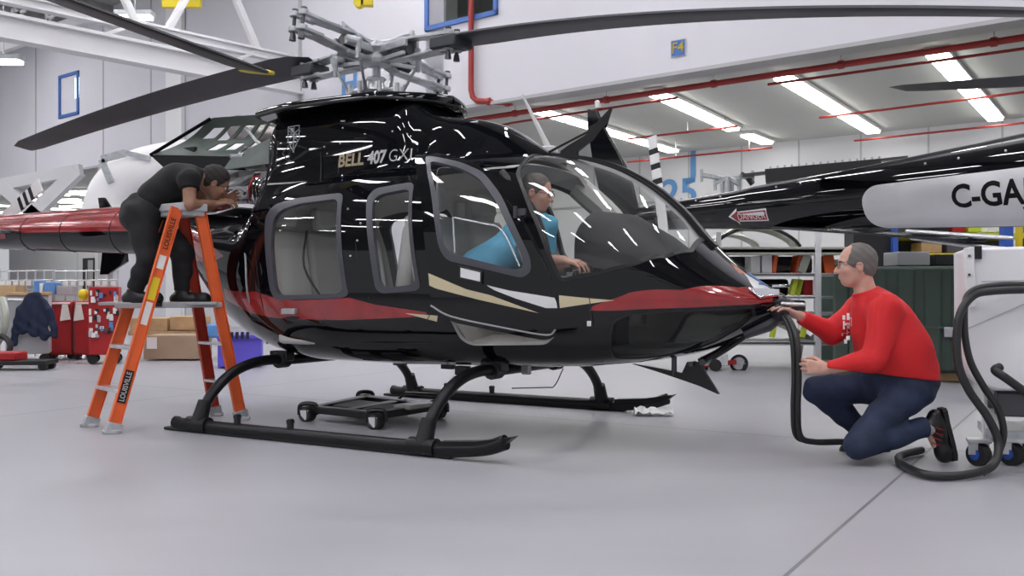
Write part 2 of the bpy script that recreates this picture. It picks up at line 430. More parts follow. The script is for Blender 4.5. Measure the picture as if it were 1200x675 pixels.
def hair(c, R, parent, mt, lo, hi, sc=1.0, cuts=(), grow=.006, h=.004):
    S = Field(lo, hi, h); T = lambda p: V3(c)+R@(V3(p)*sc); A = np.array(R)
    S.ell(T((-.016, 0, .031)), tuple((x+grow)*sc for x in (.100, .078, .091)), A, .02)
    S.ell(T((-.045, 0, -.020)), tuple(x*sc for x in (.062, .066+grow, .06)), A, .02)
    for p, n in cuts: S.clip(T(p), R@V3(n))
    for y in (1, -1): S.ell(T((.002, .082*y, -.014)), tuple(x*sc for x in (.022, .022, .032)), A, .004, 'cut')
    S.folds(.0012, 150, 1)
    return S.mesh('hair', mt, parent)
# ================================================================ the hangar
W = Vector((-.766, .643, 0)); N = Vector((.643, .766, 0)); P0 = Vector((3.37, 15.5, 0))
def wp(s, z=0, n=0): return P0+W*s+N*n+Vector((0, 0, z))
def wall_s(px, n=0):
    k = (px-600)/FPX; q = P0+N*n
    return (k*q.y-q.x)/(W.x-k*W.y)
def struct(mb, name, mats, **k): return mb.build(name, mats, kind='structure', **k)
def slab(s0, s1, z0, z1, n0=0, n1=.4, mb=None, m=0):
    mb = mb or MB()
    v = [wp(s, z, n) for s in (s0, s1) for n in (n0, n1) for z in (z0, z1)]
    return mb.add(v, [(0, 1, 3, 2), (4, 6, 7, 5), (0, 4, 5, 1), (2, 3, 7, 6), (0, 2, 6, 4), (1, 5, 7, 3)], m)
# floor: painted concrete, joints, scuffs
m = bpy.data.materials.new('floor_paint'); m.use_nodes = True; nt = m.node_tree; b = nt.nodes['Principled BSDF']; M['floor_paint'] = m
tc = nt.nodes.new('ShaderNodeTexCoord')
def nd(t, **k):
    n = nt.nodes.new(t)
    for a, v in k.items(): setattr(n, a, v)
    return n
def lk(a, b2): nt.links.new(a, b2)
n1 = nd('ShaderNodeTexNoise'); n1.inputs['Scale'].default_value = .35; n1.inputs['Detail'].default_value = 6; lk(tc.outputs['Object'], n1.inputs['Vector'])
mp = nd('ShaderNodeMapping'); mp.inputs['Rotation'].default_value = (0, 0, -.7); mp.inputs['Scale'].default_value = (.6, 3, 1); lk(tc.outputs['Object'], mp.inputs['Vector'])
n2 = nd('ShaderNodeTexNoise'); n2.inputs['Scale'].default_value = .9; n2.inputs['Detail'].default_value = 8; lk(mp.outputs['Vector'], n2.inputs['Vector'])
cr = nd('ShaderNodeValToRGB'); cr.color_ramp.elements[0].position = .3; cr.color_ramp.elements[1].position = .7
cr.color_ramp.elements[0].color = (.325, .325, .352, 1); cr.color_ramp.elements[1].color = (.425, .425, .455, 1)
ad = nd('ShaderNodeMath', operation='ADD'); sc_ = nd('ShaderNodeMath', operation='MULTIPLY'); sc_.inputs[1].default_value = .5
lk(n1.outputs['Fac'], ad.inputs[0]); lk(n2.outputs['Fac'], ad.inputs[1]); lk(ad.outputs[0], sc_.inputs[0]); lk(sc_.outputs[0], cr.inputs['Fac'])
m2 = nd('ShaderNodeMapping'); m2.inputs['Rotation'].default_value = (0, 0, .0); lk(tc.outputs['Object'], m2.inputs['Vector'])
def joint(nx, ny, off, per, wd):
    d = nd('ShaderNodeVectorMath', operation='DOT_PRODUCT'); d.inputs[1].default_value = (nx, ny, 0); lk(tc.outputs['Object'], d.inputs[0])
    a = nd('ShaderNodeMath', operation='ADD'); a.inputs[1].default_value = off; lk(d.outputs['Value'], a.inputs[0])
    p = nd('ShaderNodeMath', operation='PINGPONG'); p.inputs[1].default_value = per/2; lk(a.outputs[0], p.inputs[0])
    l = nd('ShaderNodeMath', operation='LESS_THAN'); l.inputs[1].default_value = wd; lk(p.outputs[0], l.inputs[0]); return l
# joint through the near right of the picture and across it
ga, gb = Vector(gp(1040, 570)), Vector(gp(920, 675)); gd = (gb-ga).normalized(); gn = Vector((-gd.y, gd.x, 0))
j1 = joint(gn.x, gn.y, -gn.dot(ga), 6.1, .008); j2 = joint(gd.x, gd.y, -gd.dot(ga)+1.3, 6.1, .008)
mx_ = nd('ShaderNodeMath', operation='MAXIMUM'); lk(j1.outputs[0], mx_.inputs[0]); lk(j2.outputs[0], mx_.inputs[1])
mxc = nd('ShaderNodeMix', data_type='RGBA'); lk(mx_.outputs[0], mxc.inputs['Factor']); lk(cr.outputs['Color'], mxc.inputs['A']); mxc.inputs['B'].default_value = (.17, .17, .18, 1)
lk(mxc.outputs['Result'], b.inputs['Base Color'])
rr = nd('ShaderNodeMapRange'); rr.inputs['To Min'].default_value = .28; rr.inputs['To Max'].default_value = .5; lk(n2.outputs['Fac'], rr.inputs['Value']); lk(rr.outputs['Result'], b.inputs['Roughness'])
b.inputs['Specular IOR Level'].default_value = .45
f = MB(); f.add([(-48, -14, 0), (26, -14, 0), (26, 60, 0), (-48, 60, 0)], [(0, 1, 2, 3)]); struct(f, 'floor', 'floor_paint', smooth=0)
# front wall with its header over the opening to the low bay
HB, HT = 4.5, 8.95
sa, sb_, sc2 = -14.0, wall_s(520), wall_s(128)
w0, w1 = wall_s(583)-.02, wall_s(500)+.02          # blue framed window
lw0, lw1 = wall_s(93), wall_s(70)
mb = MB(); slab(sa, w0, HB, HT, mb=mb); slab(w0, w1, HB, 6.12, mb=mb); slab(w0, w1, 8.1, HT, mb=mb); slab(w1, sb_, HB, HT, mb=mb)
struct(mb, 'wall_back', 'wall_white', smooth=0)
mb = MB(); slab(sb_, sc2, 0, HT, mb=mb); slab(sc2, 40, HB, HT, mb=mb)
struct(mb, 'wall_left', 'wall_white', smooth=0)
# panel joints and pilasters on the wall
mb = MB()
for px in (177, 217, 351, 353, 121, 42): s = wall_s(px); slab(s-.03, s+.03, HB if px < 128 else 0, HT, -.012, 0, mb)
struct(mb, 'trim_1', 'wall_grey', smooth=0)
mb = MB(); slab(wall_s(217), wall_s(199), 0, HT, -.12, 0, mb); struct(mb, 'trim_2', 'white', smooth=0)
mb = MB(); slab(sa, sb_, HB-.06, HB, -.02, .42, mb); slab(sc2, 40, HB-.06, HB, -.02, .42, mb); struct(mb, 'trim_3', 'wall_grey', smooth=0)
mb = MB(); slab(sc2-.2, sc2+.35, 0, HB, -.15, .5, mb); struct(mb, 'trim_4', 'wall_grey', smooth=0)
def blue_window(s0, s1, z0, z1, nm, pane='grey_light', sill=0):
    mb = MB(); t = .09
    for a in ((s0, s0+t, z0, z1), (s1-t, s1, z0, z1), (s0, s1, z0, z0+t), (s0, s1, z1-t, z1)): slab(*a, -.05, .1, mb)
    o = struct(mb, nm, 'blue_frame', smooth=0)
    g = MB(); slab(s0+t, s1-t, z0+t, z1-t, .05, .07, g); g.build('pane', 'glass_window', o, smooth=0)
    g = MB(); slab(s0-3, s1+3, z0-1.5, z1+.8, 2.4, 2.45, g)
    g.build('room_wall', pane, o, smooth=0)
    return o
wo = blue_window(w0, w1, 6.12, 8.1, 'window_1')
g = MB(); slab(w0-2.5, (w0*.55+w1*.45), 6.12, 8.3, 2.2, 2.25, g); g.build('glowing_office_blind', 'window_glow', wo, smooth=0)  # bright half of the window imitated by a self-glowing sheet
blue_window(lw0, lw1, 6.1, 7.4, 'window_2')
slit = MB(); slab(lw0, lw0+.25, 6.6, 7.2, -.02, .03, slit); slit.build('lamp_glow_pane', 'window_glow', bpy.data.objects['window_2'], smooth=0)
blue_window(wall_s(267), wall_s(258), 5.9, 6.7, 'window_3')
# low bay: ceiling, back wall, far end
n2_ = 8.46
mb = MB(); slab(sa-14, 46, 4.5, 4.62, .4, n2_+.3, mb); struct(mb, 'ceiling_low', 'ceiling_low', smooth=0)
mb = MB(); slab(sa-14, 46, 0, 4.5, n2_, n2_+.3, mb); struct(mb, 'wall_low_bay', 'wall_white', smooth=0)
mb = MB()
for i in range(40):
    s = -20+i*1.5; slab(s-.02, s+.02, 0, 4.5, n2_-.01, n2_, mb)
slab(sa-14, 46, 3.2, 3.26, n2_-.03, n2_, mb)
struct(mb, 'trim_5', 'wall_grey', smooth=0)
s = wall_s(105, n2_); mb = MB(); slab(s-.5, s+.55, 0, 2.35, n2_-.06, n2_-.01, mb); d = struct(mb, 'door_1', 'black_matte', smooth=0)
g = MB(); slab(s-.45, s+.0, .1, 2.25, n2_-.09, n2_-.06, g); g.build('door_leaf', 'grey', d, smooth=0)
# high bay ceiling deck
mb = MB(); mb.add([(-48, -14, HT), (26, -14, HT), (26, 60, HT), (-48, 60, HT)], [(3, 2, 1, 0)])
for i in range(26):
    s = -24+i*2.4; a = wp(s, HT-.12); mb.bar(a-N*30, a, .12, .24)
struct(mb, 'ceiling', 'deck', smooth=0, nrm=False)
# roof trusses running into the wall
def truss(px, zb=5.78, label='', full=True):
    s = wall_s(px); e = wp(s, 0, -.02); mb = MB(); L = 26
    a = e-N*L
    U = Vector((0, 0, 1))
    mb.bar(a+U*zb, e+U*zb, .34, .06); mb.bar(a+U*(zb-.2), e+U*(zb-.2), .07, .40); mb.bar(a+U*(zb-.40), e+U*(zb-.40), .34, .06)
    q = e+W*.35; q0 = a+W*.35
    mb.bar(q0+U*(zb+.5), q+U*(zb+.5), .22, .05); mb.bar(q0+U*(zb+.42), q+U*(zb+.42), .05, .16); mb.bar(q0+U*(zb+.34), q+U*(zb+.34), .22, .05)
    o = mb.build('roof_truss', 'truss_white', label=label, cat='truss')
    t = MB(); t.bar(q0+U*(8.3), q+U*(8.3), .22, .22); t.build('top_chord', 'truss_white', o)
    k = 0; r = .9
    while r < L-2:
        for dr in (0, 1.15):
            t = MB(); top = q-N*(r+1.1)+U*8.25; bot = q-N*(r+dr*1.9)+U*(zb+.5)
            t.bar(bot, top, .13, .13); t.build('brace', 'truss_white', o)
        if r < 8:
            t = MB(); t.bar(q-N*r+U*(zb+.45), e-N*(r+.9)+U*(zb+.0), .06, .06); t.build('brace', 'truss_white', o)
        r += 2.9
    return o
truss(352, label='white steel roof truss running down to the wall behind the rotor hub')
# thin joists at the top left
tr = MB(); a = Vector(at(-60, 78, 24)); b_ = Vector(at(100, 22, 24)); tr.bar(a, b_, .2, .22)
o = tr.build('roof_joist', 'truss_white', label='thin white roof joist crossing the top left corner above the blue-framed window', cat='joist')
for x0, y0, x1, y1 in ((8, 48, 16, 10), (16, 10, 46, 35), (0, 25, 30, 12), (60, 35, 52, 8), (46, 35, 75, 5)):
    t = MB(); t.bar(at(x0, y0, 24), at(x1, y1, 24), .07, .07); t.build('brace', 'truss_white', o)
# big X braces of the low-bay frame at the left
fr = MB()
fr.bar(at(-60, 229, 24), at(95, 199, 24), .25, .28, m=0)
o = fr.build('bracing_frame', 'truss_white', label='white cross-braced steel frame at the left above the red tail boom', cat='frame')
for x0, y0, x1, y1, w_ in ((92, 200, 22, 268, .30), (0, 215, 55, 262, .30), (18, 222, 40, 262, .1), (-30, 285, 0, 215, .2)):
    t = MB(); t.bar(at(x0, y0, 24), at(x1, y1, 24), w_, w_); t.build('brace', 'truss_white', o)
# duct
d = MB(); Yd = 19.5
pts = spline([at(330, 184, Yd), at(230, 190, Yd), at(170, 200, Yd), at(135, 222, Yd), at(122, 262, Yd), at(122, 285, Yd)], 8)
d.tube(pts, [.40]*9+[.46]*(len(pts)-9), 24)
o = d.build('air_duct', 'white', label='large white air duct elbow beside the man on the ladder', cat='duct')
d = MB(); q = [Vector(at(119, 187, Yd-.5)), Vector(at(147, 179, Yd-.5)), Vector(at(176, 186, Yd-.5))]
d.bar(q[0], q[1], .05, .14); d.bar(q[1], q[2], .05, .10); d.bar(q[0], Vector(at(130, 214, Yd-.5)), .05, .12); d.build('flange', 'alu_paint', o)
# ceiling lamps of the low bay
def strip(a, b, label, zc=4.5):
    a, b = Vector(a), Vector(b); d = (b-a).normalized(); r = empty('ceiling_light', a, label=label, cat='ceiling light', group='strip lights on the low ceiling')
    L = (b-a).length; n = max(1, int(L/1.25)); q = Vector((-d.y, d.x, 0)); u = Vector((0, 0, 1)); l = L/n
    h = MB(); h.bar(u*-.03, d*L+u*-.03, .34, .06); h.build('housing', 'white', r)
    for i in range(n):
        t = MB(); t.bar(d*(l*i+.05)+u*-.085, d*(l*(i+1)-.05)+u*-.085, .27, .05); t.build('diffuser', 'lamp_low', r)
def cz(px, py, z=4.49): Y = (z-CAMH)*FPX/(HZ-py); return at(px, py, Y)
strip(cz(630, 125), cz(790, 174), 'long strip light on low ceiling, just above the black tail fin')
strip(cz(765, 103), cz(860, 148), 'strip light on the low ceiling ending near the F4 sign')
strip(cz(874, 154), cz(900, 164), 'short single strip light at the far end of the low ceiling')
strip(cz(915, 84), cz(1024, 151), 'long strip light in the middle of the low ceiling right of the F4 sign')
strip(cz(1095, 55), cz(1167, 136), 'rightmost bright strip light on the low ceiling')
for px, py in ((60, 226), (75, 232), (98, 222), (88, 240), (107, 246)):
    Y = (4.48-CAMH)*FPX/(HZ-py); a = Vector(at(px-18, py, Y)); strip(a, a+Vector((1.6, -.1, 0))*.8, 'short strip light seen through the left opening above the tail boom')
for i in range(9):  # extra lamps added to brighten the dark left end of the low bay
    a = wp(9+i*3.8, 4.49, 3.0); strip(a, a+N*4, 'added long strip light brightening the bay left of the white wall')
# high bay lamps: rows of strip fixtures; left rows added to brighten the far wall
k = 0
spots = [(-9.5+i*3.6, -5.0+j*4.8) for i in range(6) for j in range(6)]+[(-15.5-i*3.6, 1+j*5.2) for i in range(3) for j in range(6)]+[(-16-i*4.5, 24.5+j*5) for i in range(3) for j in range(1)]
for x_, y_ in spots:
        a = Vector((x_, y_, 8.55))
        if (a-P0).dot(N) > -.6: continue
        r = empty('bay_light', a, label='long white strip lamp hung under the high roof out of view, the left rows added for light', cat='ceiling light', group='strip lamps under the high roof')
        h = MB(); h.bar((0, -1.2, .05), (0, 1.2, .05), .3, .08); h.cyl((0, -1, .05), (0, -1, .4), .01); h.cyl((0, 1, .05), (0, 1, .4), .01); h.build('housing', 'white', r)
        t = MB(); t.bar((0, -1.15, -.01), (0, 1.15, -.01), .24, .05); t.build('diffuser', 'lamp_high', r)
for px, py, Y, l in ((158, 21, 20, 'small bright bay lamp beside the grey blade at the top left'), (4, 73, 19, 'bright bay lamp cut by the left edge of the picture')):
    p = Vector(at(px, py, Y)); r = empty('bay_lamp', p, label=l, cat='ceiling light')
    h = MB(); h.box((0, 0, .08), (.75, .3, .1)); h.cyl((0, 0, .1), (0, 0, 8.9-p.z), .012); h.build('housing', 'alu_paint', r, bev=.01)
    t = MB(); t.box((0, 0, .0), (.66, .26, .06)); t.build('diffuser', 'lamp_low', r, bev=.01)
# sprinkler pipes
def pipe(pts, r, label, heads=0):
    mb = MB(); mb.tube(pts, r, 10)
    o = mb.build('sprinkler_pipe', 'red_pipe', label=label, cat='pipe')
    P = [Vector(p) for p in pts]; a, b = P[-2], P[-1]
    for i in range(heads):
        q = a.lerp(b, (i+.7)/heads); h = MB(); h.cyl(q, q+Vector((0, 0, max(.08, 4.5-q.z))), .012, n=6); h.build('hanger', 'alu', o)
        h = MB(); h.cyl(q-W*.04, q+W*.04, r*1.35, n=10); h.build('coupling', 'red_pipe', o)
    return o
zp = 4.33
pv = wp(wall_s(552, -.1), 0, -.1)
pipe([pv+Vector((0, 0, 8.9)), pv+Vector((0, 0, 4.75)), pv+Vector((.03, -.02, 4.62)), pv-W*.15+Vector((0, 0, 4.53)), pv-W*.8+Vector((0, 0, 4.45))+N*.3], .055, 'vertical red sprinkler pipe dropping down the white wall behind the rotor blade', 2)
pipe([wp(wall_s(515), zp, .55), wp(-13, zp, .55)], .05, 'main red sprinkler pipe along the underside of the white header wall', 9)
pipe([cz(520, 162, 4.28), cz(600, 144, 4.28), cz(794, 114.5, 4.28)], .023, 'thin red sprinkler pipe above the white antenna', 3)
pipe([cz(900, 99, 4.28), cz(1200, 57, 4.28), cz(1300, 43, 4.28)], .023, 'thin red sprinkler pipe second below the header at the right', 4)
pipe([cz(735, 163, 4.28), cz(864, 148, 4.28)], .023, 'thin red sprinkler pipe crossing in front of the striped tail rotor blade', 3)
pipe([cz(960, 138, 4.28), cz(1200, 108, 4.28), cz(1290, 97, 4.28)], .023, 'thin red sprinkler pipe third below the header at the right', 4)
pipe([cz(1001, 165, 4.28), cz(1200, 144, 4.28), cz(1290, 135, 4.28)], .023, 'lowest thin red sprinkler pipe at the right above the black tail boom', 4)
pipe([at(735, 190, 24), at(905, 173, 22.5)], .023, 'thin red sprinkler pipe just above the blue J 25 lettering', 2)
# signs
s = wall_s(795.5); fn = lambda x, y, z: wp(s, 4.87, -.012)-W*x+Vector((0, 0, y))-N*z
mb = MB(); mb.box((0, 0, 0), (.001, .001, .001)); mb = MB()
mb.prism([(-.14, -.14), (.14, -.14), (.14, .14), (-.14, .14)], .012, fn)
mb.prism([(-.125, -.125), (.125, -.125), (.125, .125), (-.125, .125)], .02, fn, 1)
put_text(mb, 'F4', .235, lambda x, y, z: fn(x, y, .026+abs(z)), .003, 2)
tag(mb.build('bay_sign', ['grey_light', 'blue_frame', 'yellow'], smooth=0), 'small blue and yellow F4 sign on the white header wall', 'sign')
s_ = wall_s(808, n2_); fj = lambda x, y, z: wp(s_, 3.75, n2_-.02)-W*x*1.15+Vector((0, 0, y))-N*z
mb = MB(); put_text(mb, 'J', .95, lambda x, y, z: fj(x+.1, y+.42, z), .02, 0); tt = put_text(mb, '25', .95, lambda x, y, z: fj(x-.25, y-.32, z), .02, 0)
tag(mb.build('wall_lettering', 'blue_letter', smooth=0), 'blue J 25 painted on the far wall under the low ceiling', 'lettering')
s3 = wall_s(410); fh = lambda x, y, z: wp(s3, 5.35, -.02)-W*x+Vector((0, 0, y))-N*z
mb = MB(); put_text(mb, 'H', .78, fh, .015, 0); put_text(mb, '3', .4, lambda x, y, z: fh(x-.2, y-.55, z), .01, 0)
tag(mb.build('wall_lettering', 'blue_letter', smooth=0), 'blue letter H on the white wall behind the rotor mast', 'lettering')
# yellow hoist block at the top and yellow panel in the truss
mb = MB(); p = Vector(at(430, 3, 18)); mb.box(p, (.22, .16, .14)); mb.cyl(p+Vector((-.14, -.08, 0)), p+Vector((-.14, .1, 0)), .1); mb.cyl(p, p+Vector((0, 0, 8.8-p.z)), .01)
mb.build('hoist_block', ['yellow'], bev=.01, label='yellow hoist block hanging at the top edge above the rotor hub', cat='hoist')
mb = MB(); a, b_ = Vector(at(190, -14, 22.4)), Vector(at(234, 5, 22)); mb.add([a, Vector((b_.x, b_.y, a.z-.05)), b_, Vector((a.x, a.y, b_.z+.18))], [(0, 1, 2, 3)])
mb2 = MB(); mb2.box(Vector(at(213, -4, 21.4)), (.85, .12, .5)); mb2.build('crane_beam', 'yellow', bev=.02, label='yellow crane beam end behind the roof truss at the top', cat='crane')
# ================================================================ the black helicopter
HO = Vector((-.68, 7.04, 0)); HA = math.radians(-30)
HR = Matrix.Rotation(HA, 3, 'Z'); HRn = np.array(HR); HOn = np.array(HO)
heli = empty('helicopter', HO, HA, label='glossy black and red helicopter with one cabin door open in the middle of the hangar', cat='helicopter')
def hl(px, py, yh=0):
    """pixel on the plane y = yh of the helicopter frame"""
    F_ = HR@Vector((1, 0, 0)); L_ = HR@Vector((0, 1, 0)); k = (px-600)/FPX; a = HO.x+L_.x*yh; b = HO.y+L_.y*yh
    t = (k*b-a)/(F_.x-k*F_.y); Y = b+F_.y*t
    return Vector((t, yh, CAMH+(HZ-py)*Y/FPX))
def mono(xs, ys):
    xs = np.array(xs, float); ys = np.array(ys, float); h = np.diff(xs); d = np.diff(ys)/h; m = np.zeros(len(xs))
    m[1:-1] = np.where(d[:-1]*d[1:] > 0, 2*d[:-1]*d[1:]/(d[:-1]+d[1:]+1e-12), 0); m[0] = d[0]; m[-1] = d[-1]
    def f(x):
        x = np.clip(x, xs[0], xs[-1]); i = np.clip(np.searchsorted(xs, x)-1, 0, len(xs)-2); t = (x-xs[i])/h[i]
        return (2*t**3-3*t**2+1)*ys[i]+(t**3-2*t**2+t)*h[i]*m[i]+(-2*t**3+3*t**2)*ys[i+1]+(t**3-t**2)*h[i]*m[i+1]
    return f
ST = [  # x, bottom, top, half width, height of greatest width, upper and lower exponents
 (-2.45, 1.215, 1.62, .205, 1.42, 2.0, 2.0),
 (-2.10, 1.10, 1.575, .31, 1.38, 2.1, 2.0),
 (-1.85, .88, 1.53, .42, 1.30, 2.3, 2.0),
 (-1.60, .68, 1.51, .52, 1.22, 2.5, 2.1),
 (-1.30, .54, 1.54, .61, 1.12, 2.7, 2.3),
 (-1.16, .50, 1.55, .645, 1.08, 2.8, 2.4),
 (-1.00, .46, 1.74, .68, 1.04, 2.8, 2.5),
 (-.60, .42, 1.82, .73, .98, 2.8, 2.8),
 (.00, .42, 1.86, .75, .96, 2.8, 3.0),
 (.60, .43, 1.86, .75, .95, 2.8, 3.0),
 (1.05, .44, 1.82, .73, .94, 2.7, 2.9),
 (1.35, .45, 1.775, .71, .93, 2.6, 2.8),
 (1.55, .465, 1.715, .685, .92, 2.5, 2.7),
 (1.77, .49, 1.60, .64, .91, 2.4, 2.6),
 (2.00, .53, 1.415, .57, .90, 2.3, 2.4),
 (2.16, .57, 1.23, .505, .89, 2.2, 2.3),
 (2.30, .625, 1.105, .435, .885, 2.1, 2.2),
 (2.45, .70, 1.00, .34, .88, 2.0, 2.0),
 (2.58, .77, .925, .21, .872, 2.0, 2.0),
 (2.635, .82, .895, .10, .865, 2.0, 2.0),
 (2.65, .85, .87, .02, .862, 2.0, 2.0)]
SF = [mono([s[0] for s in ST], [s[i] for s in ST]) for i in range(1, 7)]
def surf(u, v, off=0):
    """point of the cabin skin; v from -90 deg (belly) over 0 (right side) to 90 (roof)"""
    u = np.asarray(u, float); v = np.asarray(v, float); zb, zt, hw, zc, nu, nl = [f(u) for f in SF]
    c, s = np.cos(v), np.sin(v); up = s >= 0; n = np.where(up, nu, nl)
    r = (np.abs(c)**n+np.abs(s)**n)**(-1/n)
    z = zc+np.where(up, zt-zc, zc-zb)*r*s; y = -hw*r*c
    return np.stack([u+0*v, y, z], -1)
def snorm(u, v):
    e = .004; d1 = surf(np.minimum(u+e, 2.68), v)-surf(np.maximum(u-e, -2.45), v); d2 = surf(u, v+e)-surf(u, v-e)
    n = np.cross(d2, d1); l = np.linalg.norm(n, axis=-1, keepdims=True)+1e-12; n = n/l
    # outwards: away from the axis
    p = surf(u, v); zc = SF[3](np.asarray(u, float)); o = np.stack([0*p[..., 0], p[..., 1], p[..., 2]-zc], -1)
    return n*np.sign((n*o).sum(-1, keepdims=True)+1e-9)
def skin(u, v, off=0): return surf(u, v)+snorm(u, v)*off
def rot_door(P, ang, hx=1.46, hy=-.70):
    c, s = math.cos(ang), math.sin(ang); x = P[..., 0]-hx; y = P[..., 1]-hy
    return np.stack([hx+x*c-y*s, hy+x*s+y*c, P[..., 2]], -1)
def toimg(P):
    w = P@HRn.T+HOn; return 600+FPX*w[..., 0]/w[..., 1], HZ-FPX*(w[..., 2]-CAMH)/w[..., 1], w
gu, gv = np.meshgrid(np.linspace(-2.45, 2.67, 260), np.radians(np.linspace(-89, 91.5, 150)), indexing='ij')
def solver(ang=0):
    tf = (lambda P: rot_door(P, ang)) if ang else (lambda P: P)
    X, Y, w = toimg(tf(surf(gu, gv))); nn = snorm(gu, gv)
    if ang: c, s = math.cos(ang), math.sin(ang); nn = np.stack([nn[..., 0]*c-nn[..., 1]*s, nn[..., 0]*s+nn[..., 1]*c, nn[..., 2]], -1)
    nw = nn@HRn.T; face = (nw*(w-np.array([0, 0, CAMH]))).sum(-1) < .02
    def solve(p):
        D = (X-p[0])**2+(Y-p[1])**2+np.where(face, 0, 400); i = np.unravel_index(np.argmin(D), D.shape); u, v = gu[i], gv[i]
        for _ in range(6):
            a = toimg(tf(surf(u, v))); e = 1e-4; b = toimg(tf(surf(u+e, v))); c = toimg(tf(surf(u, v+e)))
            J = np.array([[(b[0]-a[0])/e, (c[0]-a[0])/e], [(b[1]-a[1])/e, (c[1]-a[1])/e]]); r = np.array([p[0]-a[0], p[1]-a[1]])
            try: d = np.linalg.solve(J.T@J+np.eye(2)*30, J.T@r)
            except Exception: break
            u = float(np.clip(u+np.clip(d[0], -.1, .1), -2.44, 2.67)); v = float(np.clip(v+np.clip(d[1], -.1, .1), -1.56, 1.60))
        return (u, v)
    return lambda pts: [solve(p) for p in pts]
S0 = solver()
VS = .75   # metres per radian, to keep the outline space even
def uvs(pts): return [(u, v*VS) for u, v in pts]
def outline(px, r=.05, step=.03, sol=None): return densify(rounded(uvs((sol or S0)(px)), r), step)
DA = math.radians(17)      # the crew door stands open by this much
SD = solver(DA)
door = outline([(486, 180), (504, 179), (540, 185), (566, 197), (586, 224), (606, 252), (636, 305), (652, 340), (658, 370), (653, 393), (640, 399), (592, 390), (532, 378), (507, 364), (502, 318), (494, 240)], .04, sol=SD)
door_rim = outline([(498, 183), (540, 191), (566, 202), (588, 230), (621, 300), (623, 318), (612, 326), (523, 305), (514, 290), (506, 230)], .05, sol=SD)
door_win = offset_poly(outline([(503, 189), (540, 198), (561, 209), (581, 235), (612, 300), (613, 312), (607, 317), (528, 297), (519, 285), (512, 230)], .05, sol=SD), 0)
opening = outline([(513, 196), (560, 199), (584, 224), (605, 254), (636, 305), (650, 338), (655, 370), (651, 394), (640, 404), (553, 405), (541, 399), (531, 382), (522, 360), (516, 300), (512, 240)], .04)
rear_rim = outline([(312, 252), (322, 240), (345, 233), (403, 226), (409, 345), (402, 349), (322, 351), (317, 340), (311, 290)], .05)
rear_win = outline([(321, 256), (330, 246), (350, 239), (397, 233), (402, 340), (396, 344), (328, 346), (323, 338), (318, 290)], .05)
mid_rim = outline([(430, 232), (440, 221), (486, 213), (493, 337), (487, 341), (447, 344), (440, 338), (434, 300)], .05)
mid_win = outline([(437, 236), (446, 228), (481, 221), (487, 330), (482, 334), (450, 337), (445, 331), (441, 300)], .05)
chin_rim = outline([(717, 377), (735, 368), (800, 364), (884, 360), (886, 368), (872, 382), (840, 400), (800, 413), (765, 419), (718, 420), (713, 408)], .05)
chin_win = offset_poly(chin_rim, -.014)
def uv(pts): return uvs(pts)
R_ = math.radians
ws = densify(rounded(uvs(S0([(604, 203), (611, 192)])+[(1.04, R_(87.6)), (1.5, R_(87.3)), (1.9, R_(87)), (2.155, R_(86.5))]+S0([(812, 297), (782, 303), (745, 312), (704, 322), (656, 332), (630, 268)])), .04), .03)
# paint
red_nose = outline([(694, 359), (737, 343), (800, 340), (865, 337), (893, 338), (907, 345), (906, 354), (880, 357), (787, 361), (724, 364), (690, 364)], .004, .02)
cream = outline([(655, 346), (720, 352), (656, 361)], .002, .02)
red_rear = outline([(262, 338), (300, 342), (345, 352), (410, 349), (440, 357), (500, 366), (500, 371), (400, 375), (330, 373), (292, 366), (264, 350)], .01, .02)
cream2 = outline([(474, 367), (513, 370), (512, 377)], .002, .02)
white_nose = outline([(871, 312), (886, 318), (915, 341), (913, 345), (890, 346), (884, 338), (876, 325)], .01, .02)
orange_nose = outline([(856, 308), (870, 311), (878, 322), (866, 320)], .006, .02)
red_tail = outline([(196, 258), (226, 268), (262, 300), (250, 306), (212, 292)], .01, .02)
def tri_field(polys, u0, u1, v0, v1, su=.045, sv=.045):
    polys = [[(min(max(p[0], u0+.002), u1-.002), min(max(p[1], v0+.002), v1-.002)) for p in q] for q in polys]
    pts = []; ed = []
    for poly in polys:
        o = len(pts); pts += [Vector(p) for p in poly]; ed += [(o+i, o+(i+1) % len(poly)) for i in range(len(poly))]
    PP = np.array([tuple(p) for p in pts]) if pts else np.zeros((0, 2))
    nu_, nv_ = int((u1-u0)/su), int((v1-v0)/sv); us = np.linspace(u0, u1, nu_+1); vs = np.linspace(v0, v1, nv_+1)
    for i, a in enumerate(us):
        for j, b in enumerate(vs):
            edge = i in (0, nu_) or j in (0, nv_)
            if edge or not len(PP) or ((PP-np.array([a, b]))**2).sum(1).min() > .00016: pts.append(Vector((a, b)))
    r = delaunay_2d_cdt(pts, ed, [], 0, 1e-5)
    P = np.array([tuple(p) for p in r[0]]); F = np.array([tuple(f) for f in r[2]]); return P, F
